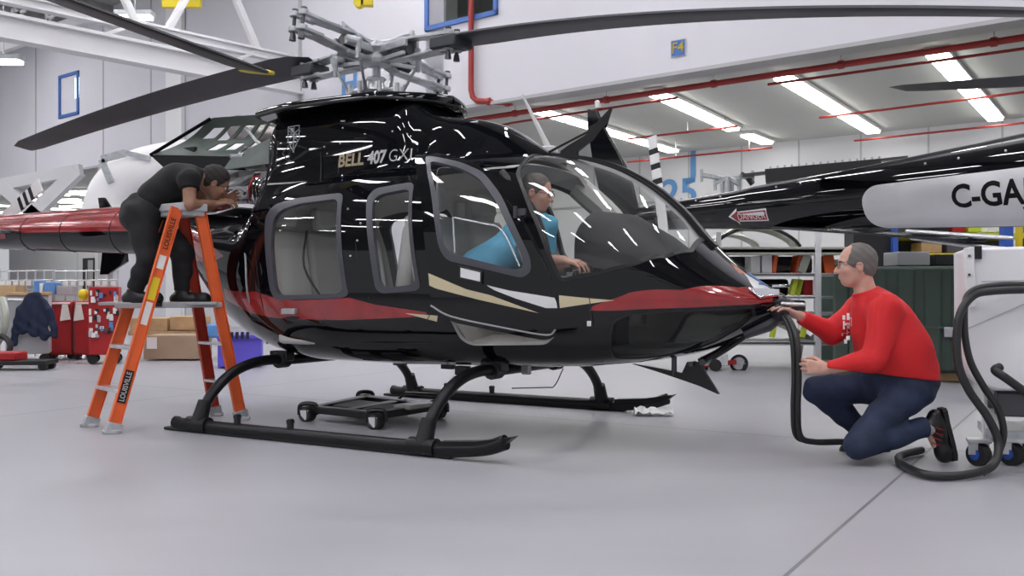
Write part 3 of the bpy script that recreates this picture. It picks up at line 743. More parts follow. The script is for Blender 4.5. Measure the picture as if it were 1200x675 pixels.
def shell(name, P, F, keep, mts, mid=None, parent=None, off=0, th=0, mirror=False, tf=None, **k):
    """the chosen triangles of the field laid on the skin, th thick, with exact normals"""
    F = F[keep]; mi = (mid[keep] if mid is not None else np.zeros(len(F), int)); used = np.unique(F); mp_ = np.full(len(P), -1); mp_[used] = np.arange(len(used)); F = mp_[F]; Q = P[used]
    u, v = Q[:, 0], Q[:, 1]/VS; A = skin(u, v, off); Nn = snorm(u, v); B = A-Nn*max(th, 1e-4)
    if mirror:
        for q in (A, B, Nn): q[:, 1] *= -1
    if tf: A, B = tf(A), tf(B); Nn = tf(skin(u, v, off)+snorm(u, v))-tf(skin(u, v, off))
    # winding
    t = F[0]; n0 = np.cross(A[F[:, 1]]-A[F[:, 0]], A[F[:, 2]]-A[F[:, 0]]); flip = (n0*Nn[F[:, 0]]).sum(1) < 0; F[flip] = F[flip][:, ::-1]
    n = len(A); faces = [tuple(f) for f in F]; m_ = list(mi); nl = [(tuple(Nn[i]) for i in f) for f in F]; nl = [x for f in nl for x in f]
    verts = A
    if th:
        verts = np.concatenate([A, B]); faces += [tuple(f[::-1]+n) for f in F]; m_ += [len(mts)-1 if k.get('inner') else a for a in mi]; nl += [tuple(-Nn[i]) for f in F for i in f[::-1]]
        from collections import Counter
        E = {}
        for f in F:
            for a, b in ((f[0], f[1]), (f[1], f[2]), (f[2], f[0])): E[(a, b)] = E.get((a, b), 0)+1
        for (a, b) in list(E):
            if (b, a) not in E:
                if abs(abs(v[a])-PI/2) < .002 and abs(abs(v[b])-PI/2) < .002 and abs(u[a]-u[b]) > 1e-4: continue
                q = (b, a, a+n, b+n); faces.append(q); m_.append(len(mts)-1 if k.get('inner') else 0)
                fn_ = np.cross(verts[q[1]]-verts[q[0]], verts[q[2]]-verts[q[0]]); fn_ = fn_/(np.linalg.norm(fn_)+1e-12); nl += [tuple(fn_)]*4
    k.pop('inner', None)
    me = bpy.data.meshes.new(name); me.from_pydata([tuple(p) for p in verts], [], faces)
    for q in mts: me.materials.append(M[q])
    me.polygons.foreach_set('material_index', [int(x) for x in m_]); me.polygons.foreach_set('use_smooth', [True]*len(faces)); me.update()
    me.normals_split_custom_set([Vector(x) for x in nl])
    o = bpy.data.objects.new(name, me); C.objects.link(o)
    if parent: o.parent = parent
    return tag(o, **k)
def cen(P, F): c = P[F].mean(1); return c[:, 0], c[:, 1]
u0, u1, v0, v1 = -2.45, 2.68, -PI/2*VS, PI/2*VS
# right half
holes = [opening, rear_rim, mid_rim, ws, chin_rim]
decals = [(red_nose, 1), (cream, 2), (red_rear, 1), (cream2, 2), (white_nose, 3), (orange_nose, 4), (red_tail, 1)]
P_, F_ = tri_field([rear_rim, rear_win, mid_rim, mid_win, ws, chin_rim, chin_win, opening]+[d[0] for d in decals], u0, u1, v0, v1)
cx, cy = cen(P_, F_)
sel = {k: inside(v, cx, cy) for k, v in dict(open=opening, rr=rear_rim, rw=rear_win, mr=mid_rim, mw=mid_win, ws=ws, cr=chin_rim, cw=chin_win).items()}
mid = np.zeros(len(F_), int)
for d, i in decals: mid[inside(d, cx, cy)] = i
MT = ['paint_black', 'paint_red', 'paint_cream', 'paint_white', 'paint_orange', 'lining']
body = ~(sel['open'] | sel['rr'] | sel['mr'] | sel['ws'] | sel['cr'])
fus = shell('cabin_skin', P_, F_, body, MT, mid, heli, th=.03, inner=True)
for nm, a, b, gl in (('passenger_window', 'rr', 'rw', 'glass_clear'), ('passenger_window', 'mr', 'mw', 'glass_clear'), ('chin_window', 'cr', 'cw', 'glass_chin')):
    w = shell(nm, P_, F_, sel[b], [gl], None, heli, off=.0, th=.005)
    shell('window_frame', P_, F_, sel[a] & ~sel[b], ['rim_grey' if gl == 'glass_clear' else 'black_semi'], None, w, off=.004, th=.03)
shell('windshield', P_, F_, sel['ws'], ['glass_shield'], None, heli, off=.002, th=.006)
# windshield edging
rimo = offset_poly(ws, .004); rimi = offset_poly(ws, -.022)
P2, F2 = tri_field([ws, rimi], 1.0-.3, 2.4, 0, v1+.001, .05, .05); a, b = cen(P2, F2)
shell('windshield_edging', P2, F2, inside(ws, a, b) & ~inside(rimi, a, b), ['black_semi'], None, heli, off=.006, th=.012)
# left half: windows mirrored, doors shut
opL = [offset_poly(door_rim, 0), door_win]
P_, F_ = tri_field([rear_rim, rear_win, mid_rim, mid_win, ws, chin_rim, chin_win, door_rim, door_win, red_nose, red_rear, cream], u0, u1, v0, v1)
cx, cy = cen(P_, F_)
sl = {k: inside(v, cx, cy) for k, v in dict(dr=door_rim, dw=door_win, rr=rear_rim, rw=rear_win, mr=mid_rim, mw=mid_win, ws=ws, cr=chin_rim, cw=chin_win).items()}
mid = np.zeros(len(F_), int)
for d, i in ((red_nose, 1), (red_rear, 1), (cream, 2)): mid[inside(d, cx, cy)] = i
body = ~(sl['dr'] | sl['rr'] | sl['mr'] | sl['ws'] | sl['cr'])
shell('cabin_skin', P_, F_, body, MT, mid, heli, th=.03, inner=True, mirror=True)
for nm, a, b, gl in (('passenger_window', 'rr', 'rw', 'glass_clear'), ('passenger_window', 'mr', 'mw', 'glass_clear'), ('crew_window', 'dr', 'dw', 'glass_clear'), ('chin_window', 'cr', 'cw', 'glass_chin')):
    w = shell(nm, P_, F_, sl[b], [gl], None, heli, th=.005, mirror=True)
    shell('window_frame', P_, F_, sl[a] & ~sl[b], ['rim_grey'], None, w, off=.004, th=.03, mirror=True)
shell('windshield', P_, F_, sl['ws'], ['glass_shield'], None, heli, off=.002, th=.006, mirror=True)
# center post over the nose
u = np.linspace(1.02, 2.2, 30); mb = MB()
mb.sheet([[tuple(skin(x, PI/2, .006)+np.array([0, y, 0])) for y in (-.03, -.015, .015, .03)] for x in u], .02); mb.build('windshield_post', 'black_semi', heli, smooth=60)
# open crew door
tfd = lambda P: rot_door(P, DA)
cre1 = outline([(502, 320), (502, 334), (560, 351), (632, 367), (575, 346)], .002, .02, SD)
wht1 = outline([(570, 334), (600, 341), (650, 349), (655, 361), (640, 361), (605, 350)], .004, .02, SD)
P3, F3 = tri_field([door, door_rim, door_win, cre1, wht1], min(p[0] for p in door)-.03, max(p[0] for p in door)+.03, min(p[1] for p in door)-.03, max(p[1] for p in door)+.03, .04, .04)
a, b = cen(P3, F3); di, dr, dw = inside(door, a, b), inside(door_rim, a, b), inside(door_win, a, b)
mid = np.zeros(len(F3), int); mid[inside(cre1, a, b)] = 2; mid[inside(wht1, a, b)] = 3
dob = shell('crew_door', P3, F3, di & ~dr, MT, mid, heli, off=.002, th=.045, tf=tfd, inner=True, label='open black crew door with cream and white stripes')
g = shell('door_window', P3, F3, dw, ['glass_clear'], None, dob, off=-.004, th=.005, tf=tfd)
shell('window_frame', P3, F3, dr & ~dw, ['rim_grey'], None, g, off=.006, th=.02, tf=tfd)
# sliding vent pane frame in the door window, handle, seal
def on_door(pts, off=.004, ext=0):
    q = SD(pts); return [Vector(tfd(skin(np.array(u), np.array(v), off))) for u, v in q]
mb = MB()
fr_ = on_door([(531, 255), (533, 296)], .004); mb.tube(fr_, .006, 6)
fr_ = on_door([(531, 255), (565, 262), (588, 270), (609, 312)], .004); mb.tube(spline(fr_, 4), .005, 6); mb.build('vent_window_frame', 'alu', g)
mb = MB(); q = on_door([(538, 311), (566, 318), (566, 333), (538, 327)], .006); q2 = on_door([(538, 311), (566, 318), (566, 333), (538, 327)], .03)
mb.add([*q, *q2], [(0, 1, 2, 3), (7, 6, 5, 4), (0, 4, 5, 1), (1, 5, 6, 2), (2, 6, 7, 3), (3, 7, 4, 0)]); hd = mb.build('door_handle', 'black_semi', dob, bev=.004)
mb = MB(); q = on_door([(541, 314), (564, 319.5), (564, 330), (541, 325)], .03); q2 = on_door([(541, 314), (564, 319.5), (564, 330), (541, 325)], .034)
mb.add([*q, *q2], [(0, 1, 2, 3), (7, 6, 5, 4), (0, 4, 5, 1), (1, 5, 6, 2), (2, 6, 7, 3), (3, 7, 4, 0)]); mb.build('handle_plate', 'white', dob, label='bright handle plate')
mb = MB(); q = on_door([(505, 358), (530, 371), (592, 384), (640, 392), (651, 386)], .006); mb.tube(spline(q, 5), .006, 6); mb.build('door_seal', 'grey', dob)
for py in (245, ):
    mb = MB(); u, v = SD([(604, py+5)])[0]; p = Vector(tfd(skin(np.array(u), np.array(v), .02))); mb.cyl(p-Vector((0, 0, .035)), p+Vector((0, 0, .035)), .012, n=10); mb.box(p+Vector((.03, .01, 0)), (.07, .015, .04)); mb.build('door_hinge', 'dark_steel', dob)
# body seams, passenger door lines, handles
def on_body(pts, off=.003): return [Vector(skin(np.array(u), np.array(v), off)) for u, v in S0(pts)]
mb = MB()
for pts in ([(303, 258), (300, 300), (308, 360), (322, 398)], [(412, 222), (418, 300), (426, 400)], [(497, 215), (505, 300), (510, 352), (500, 376)], [(322, 398), (426, 402), (505, 402)], [(690, 345), (696, 385), (706, 424)], [(425, 225), (432, 350)]):
    mb.tube(spline(on_body(pts, .0), 6), .0035, 5)
mb.build('door_seam', 'black_matte', heli)
def plate(pts, th, nm, mt, par=heli, **k):
    a, b_ = on_body(pts, .002), on_body(pts, th); mb = MB(); n = len(pts)
    mb.add([*a, *b_], [tuple(range(n)), tuple(range(2*n-1, n-1, -1))]+[(i, n+i, n+(i+1) % n, (i+1) % n) for i in range(n)]); return mb.build(nm, mt, par, bev=.002, **k)
plate([(333, 361), (349, 361), (349, 367), (333, 367)], .03, 'passenger_door_handle', 'alu', label='bright door handle')
plate([(336, 371), (350, 371), (350, 374), (336, 374)], .012, 'door_latch', 'black_semi')
plate([(688, 376), (693, 376), (693, 382), (688, 382)], .006, 'static_port', 'white')
mb = MB()
for px, py in ((423, 262), (408, 245), (411, 300), (419, 282)): p = on_body([(px, py)], .004)[0]; mb.ball(p, .008, 8)
mb.build('door_pin', 'alu', heli)
# ---------------- nose: landing light, small dish, wire cutter
mb = MB(); pl_ = [Vector(skin(np.array(u), np.array(v), .012)) for u, v in S0([(876, 341), (913, 343), (912, 349), (890, 351)])]
mb.add(pl_+[p+Vector((.0, .0, .012)) for p in pl_], [(0, 1, 2, 3), (7, 6, 5, 4), (0, 4, 5, 1), (1, 5, 6, 2), (2, 6, 7, 3), (3, 7, 4, 0)]); mb.build('nose_latch', 'chrome', heli, bev=.003)
mb = MB()
for pts in ([(894, 320), (900, 322), (896, 326), (892, 330)], [(884, 322), (888, 326), (894, 332)], [(889, 333), (897, 334), (903, 335)]): mb.tube(spline(on_body(pts, .004), 4), .0045, 5)
mb.build('nose_lettering', 'blue_letter', heli)
mb = MB(); n0 = Vector((2.62, -.05, .80)); mb.tube([n0, Vector((2.55, -.1, .74)), Vector((2.42, -.12, .68))], [.035, .045, .03], 10); mb.cyl((2.60, -.02, .82), (2.74, -.06, .78), .02); mb.cyl((2.74, -.06, .78), (2.78, -.065, .775), .03); mb.build('ground_power_socket', 'dark_steel', heli)
mb = MB(); mb.cyl(hl(893, 355, -.1), hl(944, 357, -.1), .011, n=8); mb.cyl(hl(893, 355, -.1), hl(905, 355.5, -.1), .02, n=8); mb.build('pitot_tube', 'alu', heli)
# lower wire strike cutter
def fin(pts, th, nm, mt, par=heli, yc=0, **k):
    mb = MB(); mb.prism([(p.x, p.z) for p in pts], th, lambda u, w, t: Vector((u, yc-th/2+t, w))); return mb.build(nm, mt, par, bev=.004, **k)
c0 = [hl(*p, 0) for p in ((741, 426), (770, 431), (800, 437), (806, 424), (822, 424), (828, 438), (843, 462), (820, 452), (800, 445), (770, 435))]
wc = fin(c0, .03, 'wire_cutter', 'black_semi')
mb = MB(); mb.tube(spline([hl(897, 366, 0), hl(880, 372, 0), hl(862, 396, 0), hl(846, 410, 0), hl(820, 424, 0)], 5), .022, 8); mb.build('cutter_brace', 'black_semi', wc)
mb = MB(); mb.tube(spline([hl(902, 372, -.08), hl(884, 384, -.05), hl(866, 400, -.03), hl(835, 420, 0)], 5), .014, 8); mb.build('cutter_brace', 'black_semi', wc)
mb = MB(); q = hl(812, 430, 0); mb.cyl(q+Vector((0, -.04, .02)), q+Vector((0, .04, .02)), .016); q = hl(826, 424, 0); mb.cyl(q+Vector((0, -.05, 0)), q+Vector((0, .05, 0)), .02); mb.cyl(hl(790, 416, 0), hl(790, 440, 0), .016); mb.build('cutter_bolt', 'dark_steel', wc)
# ---------------- roof cowling
CS = [(-1.12, .32, 2.10, 1.50), (-1.08, .38, 2.20, 1.50), (-.98, .44, 2.235, 1.5), (-.6, .47, 2.26, 1.5), (0, .48, 2.26, 1.5), (.18, .47, 2.24, 1.5), (.30, .44, 2.15, 1.5), (.42, .41, 2.115, 1.5), (.60, .40, 2.09, 1.5), (.78, .375, 2.03, 1.5), (.93, .32, 1.94, 1.5), (1.05, .25, 1.86, 1.5), (1.14, .15, 1.80, 1.5), (1.17, .04, 1.77, 1.5)]
CF = [mono([s[0] for s in CS], [s[i] for s in CS]) for i in range(1, 4)]
def cowl(x, t):
    """t 0 at the foot of the right side, 1 at the top centre, 2 at the left foot"""
    hw, zt, zb = [f(np.array(x)) for f in CF]; a = t*PI/2; c, s = math.cos(a), math.sin(a); n = 4.6
    n -= 2.4*min(1, max(0, x-.25)/.5)
    r = (abs(c)**n+abs(s)**n)**(-1/n); y = -hw*r*c; z = zb+(zt-zb)*r*s
    fl = .17*max(0, 1-(z-1.5)/.42)**2*(1 if x < .9 else max(0, 1-(x-.9)/.2))   # shoulders flare out to the roof
    y = y-(fl if c > 0 else -fl); hw_, zt_, zc_, n_ = float(SF[2](np.array(x))), float(SF[1](np.array(x))), float(SF[3](np.array(x))), float(SF[4](np.array(x)))
    z = max(z, zc_+(zt_-zc_)*max(0, 1-min(1, abs(y)/hw_)**n_)**(1/n_)-.012)
    return Vector((x, y, z))
mb = MB(); xs = np.concatenate([np.linspace(-1.12, -.95, 8), np.linspace(-.90, .15, 12), np.linspace(.18, 1.17, 34)]); ts = np.linspace(0, 2, 49)
mb.sheet([[cowl(float(x), float(t)) for t in ts] for x in xs], .004); cw = mb.build('roof_cowling', 'paint_black', heli, smooth=60)
mb = MB(); ring = [cowl(-1.12, float(t)) for t in ts]; mb.add(ring, [tuple(range(len(ring)))]); mb.build('cowling_bulkhead', 'dark_steel', cw, smooth=0)
# flat cap over the mast with its intake lip
def cap(x):
    w = .52*min(1, max(0, (.30-x)/.30))**.42 if x > 0 else .52
    if x < -.8: w = .52-.12*(-.8-x)/.4
    return w
xs = list(np.linspace(-1.16, 0, 16))+[.3*math.sin(a) for a in np.linspace(.1, PI/2-.01, 14)]
rows = []
for x in xs:
    w = cap(x); rows.append([Vector((x, -w*math.cos(a)*1.0, 2.235+.055*math.sin(a)**.5*(1-.0*x)-.02*max(0, (-.6-x))+.0)) for a in np.linspace(0, PI, 25)])
mb = MB(); mb.sheet(rows, .012)
rows2 = [[Vector((x, y*cap(x), 2.225-.035*(1-abs(y))-.02*max(0, (-.6-x)))) for y in np.linspace(-1, 1, 13)] for x in xs]; mb.sheet(rows2, -.008)
cp = mb.build('cowling_cap', 'paint_black', heli, smooth=60)
mb = MB(); mb.tube([Vector((x, -cap(x)-.004, 2.232-.02*max(0, (-.6-x)))) for x in xs]+[Vector((x, cap(x)+.004, 2.232-.02*max(0, (-.6-x)))) for x in reversed(xs)], .012, 8); mb.build('cap_lip', 'black_semi', cp)
mb = MB(); mb.tube(spline([hl(509, 141, -.3), hl(511, 147, -.32), hl(514, 150, -.3), hl(560, 142.5, -.2)], 4), .008, 6); mb.build('intake_lip', 'alu', cp, label='bright metal intake lip')
# lettering and marks on the cowling
def on_cowl(px, py, off=.004):
    best = None
    for y in np.linspace(-.62, -.1, 53):
        p = hl(px, py, float(y)); x = min(max(p.x, -1.12), 1.16)
        # side of cowling at this height
        lo, hi = 0., 1.
        for _ in range(18):
            t = (lo+hi)/2; q = cowl(x, t)
            if q.z < p.z: lo = t
            else: hi = t
        d = q.y-y
        if best is None or abs(d) < best[0]: best = (abs(d), Vector((p.x, q.y-off, p.z)))
    return best[1]
A_ = on_cowl(398, 190); B_ = on_cowl(484, 181.5); ux = (B_-A_); ln = ux.length; ux = Vector((ux.x, 0, ux.z)).normalized(); uz = Vector((-ux.z, 0, ux.x)); zf = CF
def cowl_text(x, y, z, o=A_):
    p = o+ux*x+uz*y; xx = min(max(p.x, -1.1), 1.1); lo, hi = 0., 1.
    for _ in range(16):
        t = (lo+hi)/2; q = cowl(xx, t)
        if q.z < p.z: lo = t
        else: hi = t
    return Vector((p.x, q.y-.004-z, p.z))
def fit_text(mb, s, x0, x1, h, m, bold):
    v, f = text_mesh(s, h, bold, .001, 'LEFT'); a = min(p[0] for p in v); b = max(p[0] for p in v); k = (x1-x0)/(b-a)
    mb.add([cowl_text(x0+(x-a)*k, y, abs(z)+.001) for x, y, z in v], f, m)
mb = MB(); fit_text(mb, 'BELL', 0, ln*.37, .12, 0, .004); fit_text(mb, '407', ln*.42, ln*.68, .12, 1, .004); fit_text(mb, 'GXI', ln*.715, ln*.985, .120, 1, -.001)
mb.build('aircraft_lettering', ['paint_cream', 'paint_white'], cw, smooth=0)
mb = MB()
for pts in ([(338, 149), (351, 147), (351, 162), (344, 178), (338, 165), (338, 149)], [(345, 149), (344, 175)], [(340, 163), (351, 151)], [(339, 153), (350, 165)], [(339, 158), (351, 157)], [(341, 170), (349, 157)]):
    mb.tube([on_cowl(*p, .004) for p in densify([p_ for p_ in pts], 4)[:(len(densify([p_ for p_ in pts], 4)) if len(pts) > 2 else max(2, int(math.dist(*pts)/4)))]+([pts[-1]] if len(pts) == 2 else [])], .0035, 5)
mb.prism([(0, 0), (1, 0), (1, 1), (0, 1)], 1, lambda u, w, t: on_cowl(339+5*u, 150+6*w, .003+.002*t)); mb.build('shield_emblem', 'alu_paint', cw, smooth=0)
mb = MB()
for pts in ([(396, 131), (397, 205)], [(489, 152), (490, 178)], [(376, 178), (376, 215), (394, 216)], [(412, 140), (416, 162), (430, 161)]):
    mb = MB(); mb.tube([on_cowl(*p, .001) for p in pts], .004, 5); mb.build('panel_seam', 'black_matte', cw)
mb = MB()
for px, py in ((402, 150), (399, 168), (401, 206), (402, 212), (380, 172), (384, 180), (460, 154), (344, 178), (352, 154), (482, 160), (482, 195)): mb.ball(on_cowl(px, py, .004), .007, 8)
for a, b_ in (((400, 142), (405, 142)),): mb.tube([on_cowl(*a, .004), on_cowl(*b_, .004)], .006, 6)
mb.build('cowling_fastener', 'alu', cw)
# roof gutter line along the doors
mb = MB(); g_ = [Vector(skin(np.array(x), np.array(R_(52)), .006)) for x in np.linspace(-.95, 1.1, 24)]; mb.tube(g_, .007, 6); mb.build('rain_gutter', 'paint_black', heli)
# ---------------- tail boom
mb = MB(); bx = np.linspace(-5.75, -2.35, 30)
def boom(x, a, o=0):
    t = (x+2.35)/(-3.4); r = (.208*(1-t)+.125*t)+o; zc = 1.425*(1-t)+1.485*t; return Vector((x, -r*math.cos(a), zc+r*math.sin(a)))
for i in range(len(bx)-1):
    for j in range(32):
        a0, a1 = -PI/2+j*2*PI/32, -PI/2+(j+1)*2*PI/32; q = (bx[i]+bx[i+1])/2; d = math.degrees((a0+a1)/2)
        mt = 0
        dd = d if d <= 90 else 180-d
        if dd > -6+ (q+2.35)*-2 and dd < 62: mt = 1
        if q > -3.2 and dd > 8 and dd <= 62: mt = 1
        mb.add([boom(bx[i], a0), boom(bx[i+1], a0), boom(bx[i+1], a1), boom(bx[i], a1)], [(0, 1, 2, 3)], mt)
bm_ = bmesh.new(); me = bpy.data.meshes.new('tail_boom'); me.from_pydata(mb.v, [], mb.f); me.polygons.foreach_set('material_index', mb.m); bm_.from_mesh(me); bmesh.ops.remove_doubles(bm_, verts=bm_.verts, dist=1e-4); bmesh.ops.holes_fill(bm_, edges=bm_.edges); bmesh.ops.recalc_face_normals(bm_, faces=bm_.faces); bm_.to_mesh(me); bm_.free()
for q in ('paint_black', 'paint_red'): me.materials.append(M[q])
me.polygons.foreach_set('use_smooth', [True]*len(me.polygons)); tb = bpy.data.objects.new('tail_boom', me); C.objects.link(tb); tb.parent = heli
# drive shaft cover on top and finlets
mb = MB(); mb.tube([Vector((x, 0, boom(x, PI/2).z-.01)) for x in np.linspace(-5.7, -1.9, 16)], .05, 12, sx=1.2); mb.build('drive_shaft_cover', 'paint_red', tb)
mb = MB()
for x in (-4.4, -3.8, -3.1, -2.6): mb.tube([boom(x, a, .002) for a in np.linspace(-PI/2, PI/2, 14)], .004, 5)
mb.build('boom_band', 'black_semi', tb)
# horizontal tailplane, tail fin, tail rotor and its guard
mb = MB(); prof = [(0, 0), (.08, .022), (.2, .026), (.36, .008), (.36, -.002), (.2, -.018), (.08, -.016)]
mb.prism(prof, 1.9, lambda u, w, t: Vector((-4.35-u, -.95+t, 1.47+w))); mb.build('tailplane', 'paint_black', heli, smooth=30)
for sy in (-1, 1):
    mb = MB(); mb.prism([(0, -.25), (.3, -.38), (.42, -.38), (.36, 0), (.45, .42), (.36, .42), (.05, .1)], .025, lambda u, w, t: Vector((-4.3-u, sy*.96-.012+t, 1.47+w))); mb.build('end_plate', 'paint_black', heli, bev=.005)
fin([Vector((-5.3, 0, 1.5)), Vector((-5.95, 0, 2.55)), Vector((-6.25, 0, 2.55)), Vector((-5.95, 0, 1.5)), Vector((-6.15, 0, .75)), Vector((-5.95, 0, .75)), Vector((-5.5, 0, 1.4))], .05, 'tail_fin', 'paint_black')
tr_c = Vector((-5.62, .30, 1.56)); tdir = (hl(47, 215, .34)-tr_c); tdir.y = 0; tdir.normalize(); tl = (hl(46, 218, .34)-tr_c).length
mb = MB(); mb.cyl(tr_c-Vector((0, .28, 0)), tr_c+Vector((0, .10, 0)), .05); th_ = mb.build('tail_rotor_hub', 'dark_steel', heli)
for sg in (1, -1):
    mb = MB(); pr = Vector((-tdir.z, 0, tdir.x)); y = Vector((0, 1, 0)); L = tl
    cuts = [0, .2, .56, .62, .67, .73, .78, .84, 1.0]
    for i in range(len(cuts)-1):
        a, b_ = tr_c+tdir*sg*L*cuts[i]+y*.06, tr_c+tdir*sg*L*cuts[i+1]+y*.06; mb.bar(a, b_, .02, .14 if i else .09, up=pr, m=1 if i in (2, 4, 6) else 0)
    mb.build('tail_rotor_blade', ['white', 'black_semi'], th_, bev=.004)
# pink danger arrow at the left edge of the boom
mb = MB(); fb = lambda x, y, z: boom(-4.72+x, y, .003+z)
mb.prism([(-.30, -.34), (.0, -.34), (.0, -.02), (-.30, -.02)], .002, lambda u, w, t: boom(-4.62+u, w, .003+t)); mb.build('warning_arrow', 'paint_red', tb, smooth=0)
for i in range(0): pass
# ---------------- engine bay
eng = MB(); eng.cyl((-2.15, .0, 1.80), (-1.25, .0, 1.82), .17, .19, 20); eng.cyl((-2.3, 0, 1.80), (-2.15, 0, 1.80), .12, .17, 20); eng.cyl((-1.35, 0, 1.82), (-1.12, 0, 1.82), .22, .22, 20)
for a in np.linspace(0, 2*PI, 14)[:-1]: eng.cyl((-1.4, .2*math.cos(a), 1.82+.2*math.sin(a)), (-1.32, .2*math.cos(a), 1.82+.2*math.sin(a)), .016, n=6)
engo = eng.build('engine', 'exhaust', heli)
for pts, r in (([hl(250, 215, -.15), hl(262, 190, -.2), hl(290, 180, -.2), hl(318, 178, -.2)], .05), ([hl(252, 228, -.2), hl(280, 214, -.25), hl(300, 205, -.25), hl(325, 210, -.2)], .035), ([hl(260, 205, -.2), hl(290, 198, -.25), hl(322, 196, -.2)], .03)):
    mb = MB(); mb.tube(spline(pts, 5), r, 12); mb.build('engine_duct', 'alu', engo)
for k in range(7):
    mb = MB(); a = 296+k*4; mb.tube(spline([hl(a+18, 205+k*2, -.36), hl(a+2, 208+k, -.42), hl(a-4, 222, -.45), hl(a-3+k, 236, -.40)], 5), .008, 6); mb.build('engine_hose', 'chrome' if k else 'red', engo)
mb = MB(); q = hl(318, 216, -.36); mb.box(q, (.13, .1, .2)); q = hl(288, 226, -.30); mb.box(q, (.16, .12, .10)); q = hl(270, 232, -.3); mb.cyl(q, q+Vector((.15, 0, .02)), .05); mb.build('engine_accessory', 'steel', engo, bev=.01)
for k in range(40):
    mb = MB(); x0 = 240+random.random()*84; y0 = 180+random.random()*62-(x0-240)*.12; q = hl(x0, y0, -.18-random.random()*.24)
    if k % 2: mb.cyl(q, q+Vector((random.uniform(.05, .14), 0, random.uniform(-.04, .04))), random.uniform(.015, .035), n=10)
    else: mb.box(q, (random.uniform(.05, .12), .06, random.uniform(.04, .09)), random.random())
    mb.build('engine_fitting', random.choice(['steel', 'dark_steel', 'alu', 'black_semi', 'leather']), engo, bev=.004)
# exhaust stack
mb = MB(); a = hl(330, 160, 0); b_ = hl(278, 150, 0); mb.tube([a, a.lerp(b_, .5), b_], [.08, .09, .105], 20, cap=False); mb.tube([b_, a.lerp(b_, .5), a], [.097, .082, .072], 20, cap=False); mb.build('exhaust_stack', 'exhaust', heli)
mb = MB(); mb.tube([hl(288, 150, -.25), hl(300, 165, -.3), hl(316, 176, -.35)], .012, 8); mb.tube([hl(350, 177, -.42), hl(318, 185, -.42)], .01, 6); mb.build('cowling_prop', 'alu', heli)
# firewall deck
mb = MB(); rows = [[Vector((x, y*float(SF[2](np.array(x)))*.8, float(SF[1](np.array(x)))+.012)) for y in np.linspace(-1, 1, 9)] for x in np.linspace(-2.4, -1.3, 10)]; mb.sheet(rows, -.01); mb.build('engine_deck', 'alu', heli, smooth=60)
# raised engine cowling: frame with open cells
def quad_pt(c, u, w): return c[0]*(1-u)*(1-w)+c[1]*u*(1-w)+c[2]*u*w+c[3]*(1-u)*w
cc = [hl(178, 181, -.62), hl(246, 138, -.28), hl(318, 133, -.10), hl(285, 178, -.45)]   # outer rear, upper rear, front top, front low
cc = [hl(176, 182, -.66), hl(247, 139, -.42), hl(322, 134, -.12), hl(272, 184, -.40)]
mb = MB(); nrm_ = (cc[1]-cc[0]).cross(cc[3]-cc[0]).normalized()
cells = [(.55, .80, .18, .36), (.50, .82, .42, .58), (.52, .82, .64, .80), (.20, .42, .52, .66), (.22, .42, .74, .88), (.60, .84, .86, .96)]
outer = [(0, 0), (1, 0), (1, 1), (0, 1)]
pts = [Vector(p) for p in densify(rounded(outer, .08), .05)]; polys = [[(p.x, p.y) for p in pts]]
for a, b_, c_, d_ in cells: polys.append(densify(rounded([(a, c_), (b_, c_), (b_, d_), (a, d_)], .02), .04))
Pc, Fc = tri_field(polys, -.02, 1.02, -.02, 1.02, .08, .08); a, b_ = cen(Pc, Fc); kp = inside(polys[0], a, b_)
for q in polys[1:]: kp &= ~inside(q, a, b_)
Vc = [quad_pt(cc, float(p[0]), float(p[1]))+nrm_*(.10*math.sin(PI*min(1, max(0, float(p[0]))))) for p in Pc]; Vd = [p-nrm_*.015 for p in Vc]; n = len(Vc); Fk = Fc[kp]
mb.add(Vc+Vd, [tuple(f) for f in Fk]+[tuple(f[::-1]+n) for f in Fk])
Es = {(a, b_) for f in Fk for a, b_ in ((f[0], f[1]), (f[1], f[2]), (f[2], f[0]))}
mb.add(Vc+Vd, [(int(b_), int(a), int(a)+n, int(b_)+n) for a, b_ in Es if (b_, a) not in Es])
ecw = mb.build('engine_cowling', 'green_frame', heli, smooth=40, label='raised engine cowling with open cells')
mb = MB(); ed = [quad_pt(cc, 0, w)-nrm_*.0 for w in np.linspace(0, 1, 8)]; mb.sheet([[p, p+Vector((.10, .05, -.10))] for p in ed], .01); mb.tube([quad_pt(cc, u, 0) for u in np.linspace(0, 1, 6)], .014, 6); mb.build('cowling_edge', 'paint_black', ecw)
mb = MB(); q = quad_pt(cc, .2, .3)+nrm_*.06; mb.box(q, (.14, .03, .05)); mb.build('cowling_latch', 'black_matte', ecw)
mb = MB(); q = [hl(272, 186, -.4), hl(322, 160, -.3), hl(322, 192, -.42), hl(262, 200, -.45)]; mb.sheet([[quad_pt(q, u, w) for u in np.linspace(0, 1, 5)] for w in np.linspace(0, 1, 5)], .01); mb.build('inner_cowling', 'green_frame', heli)
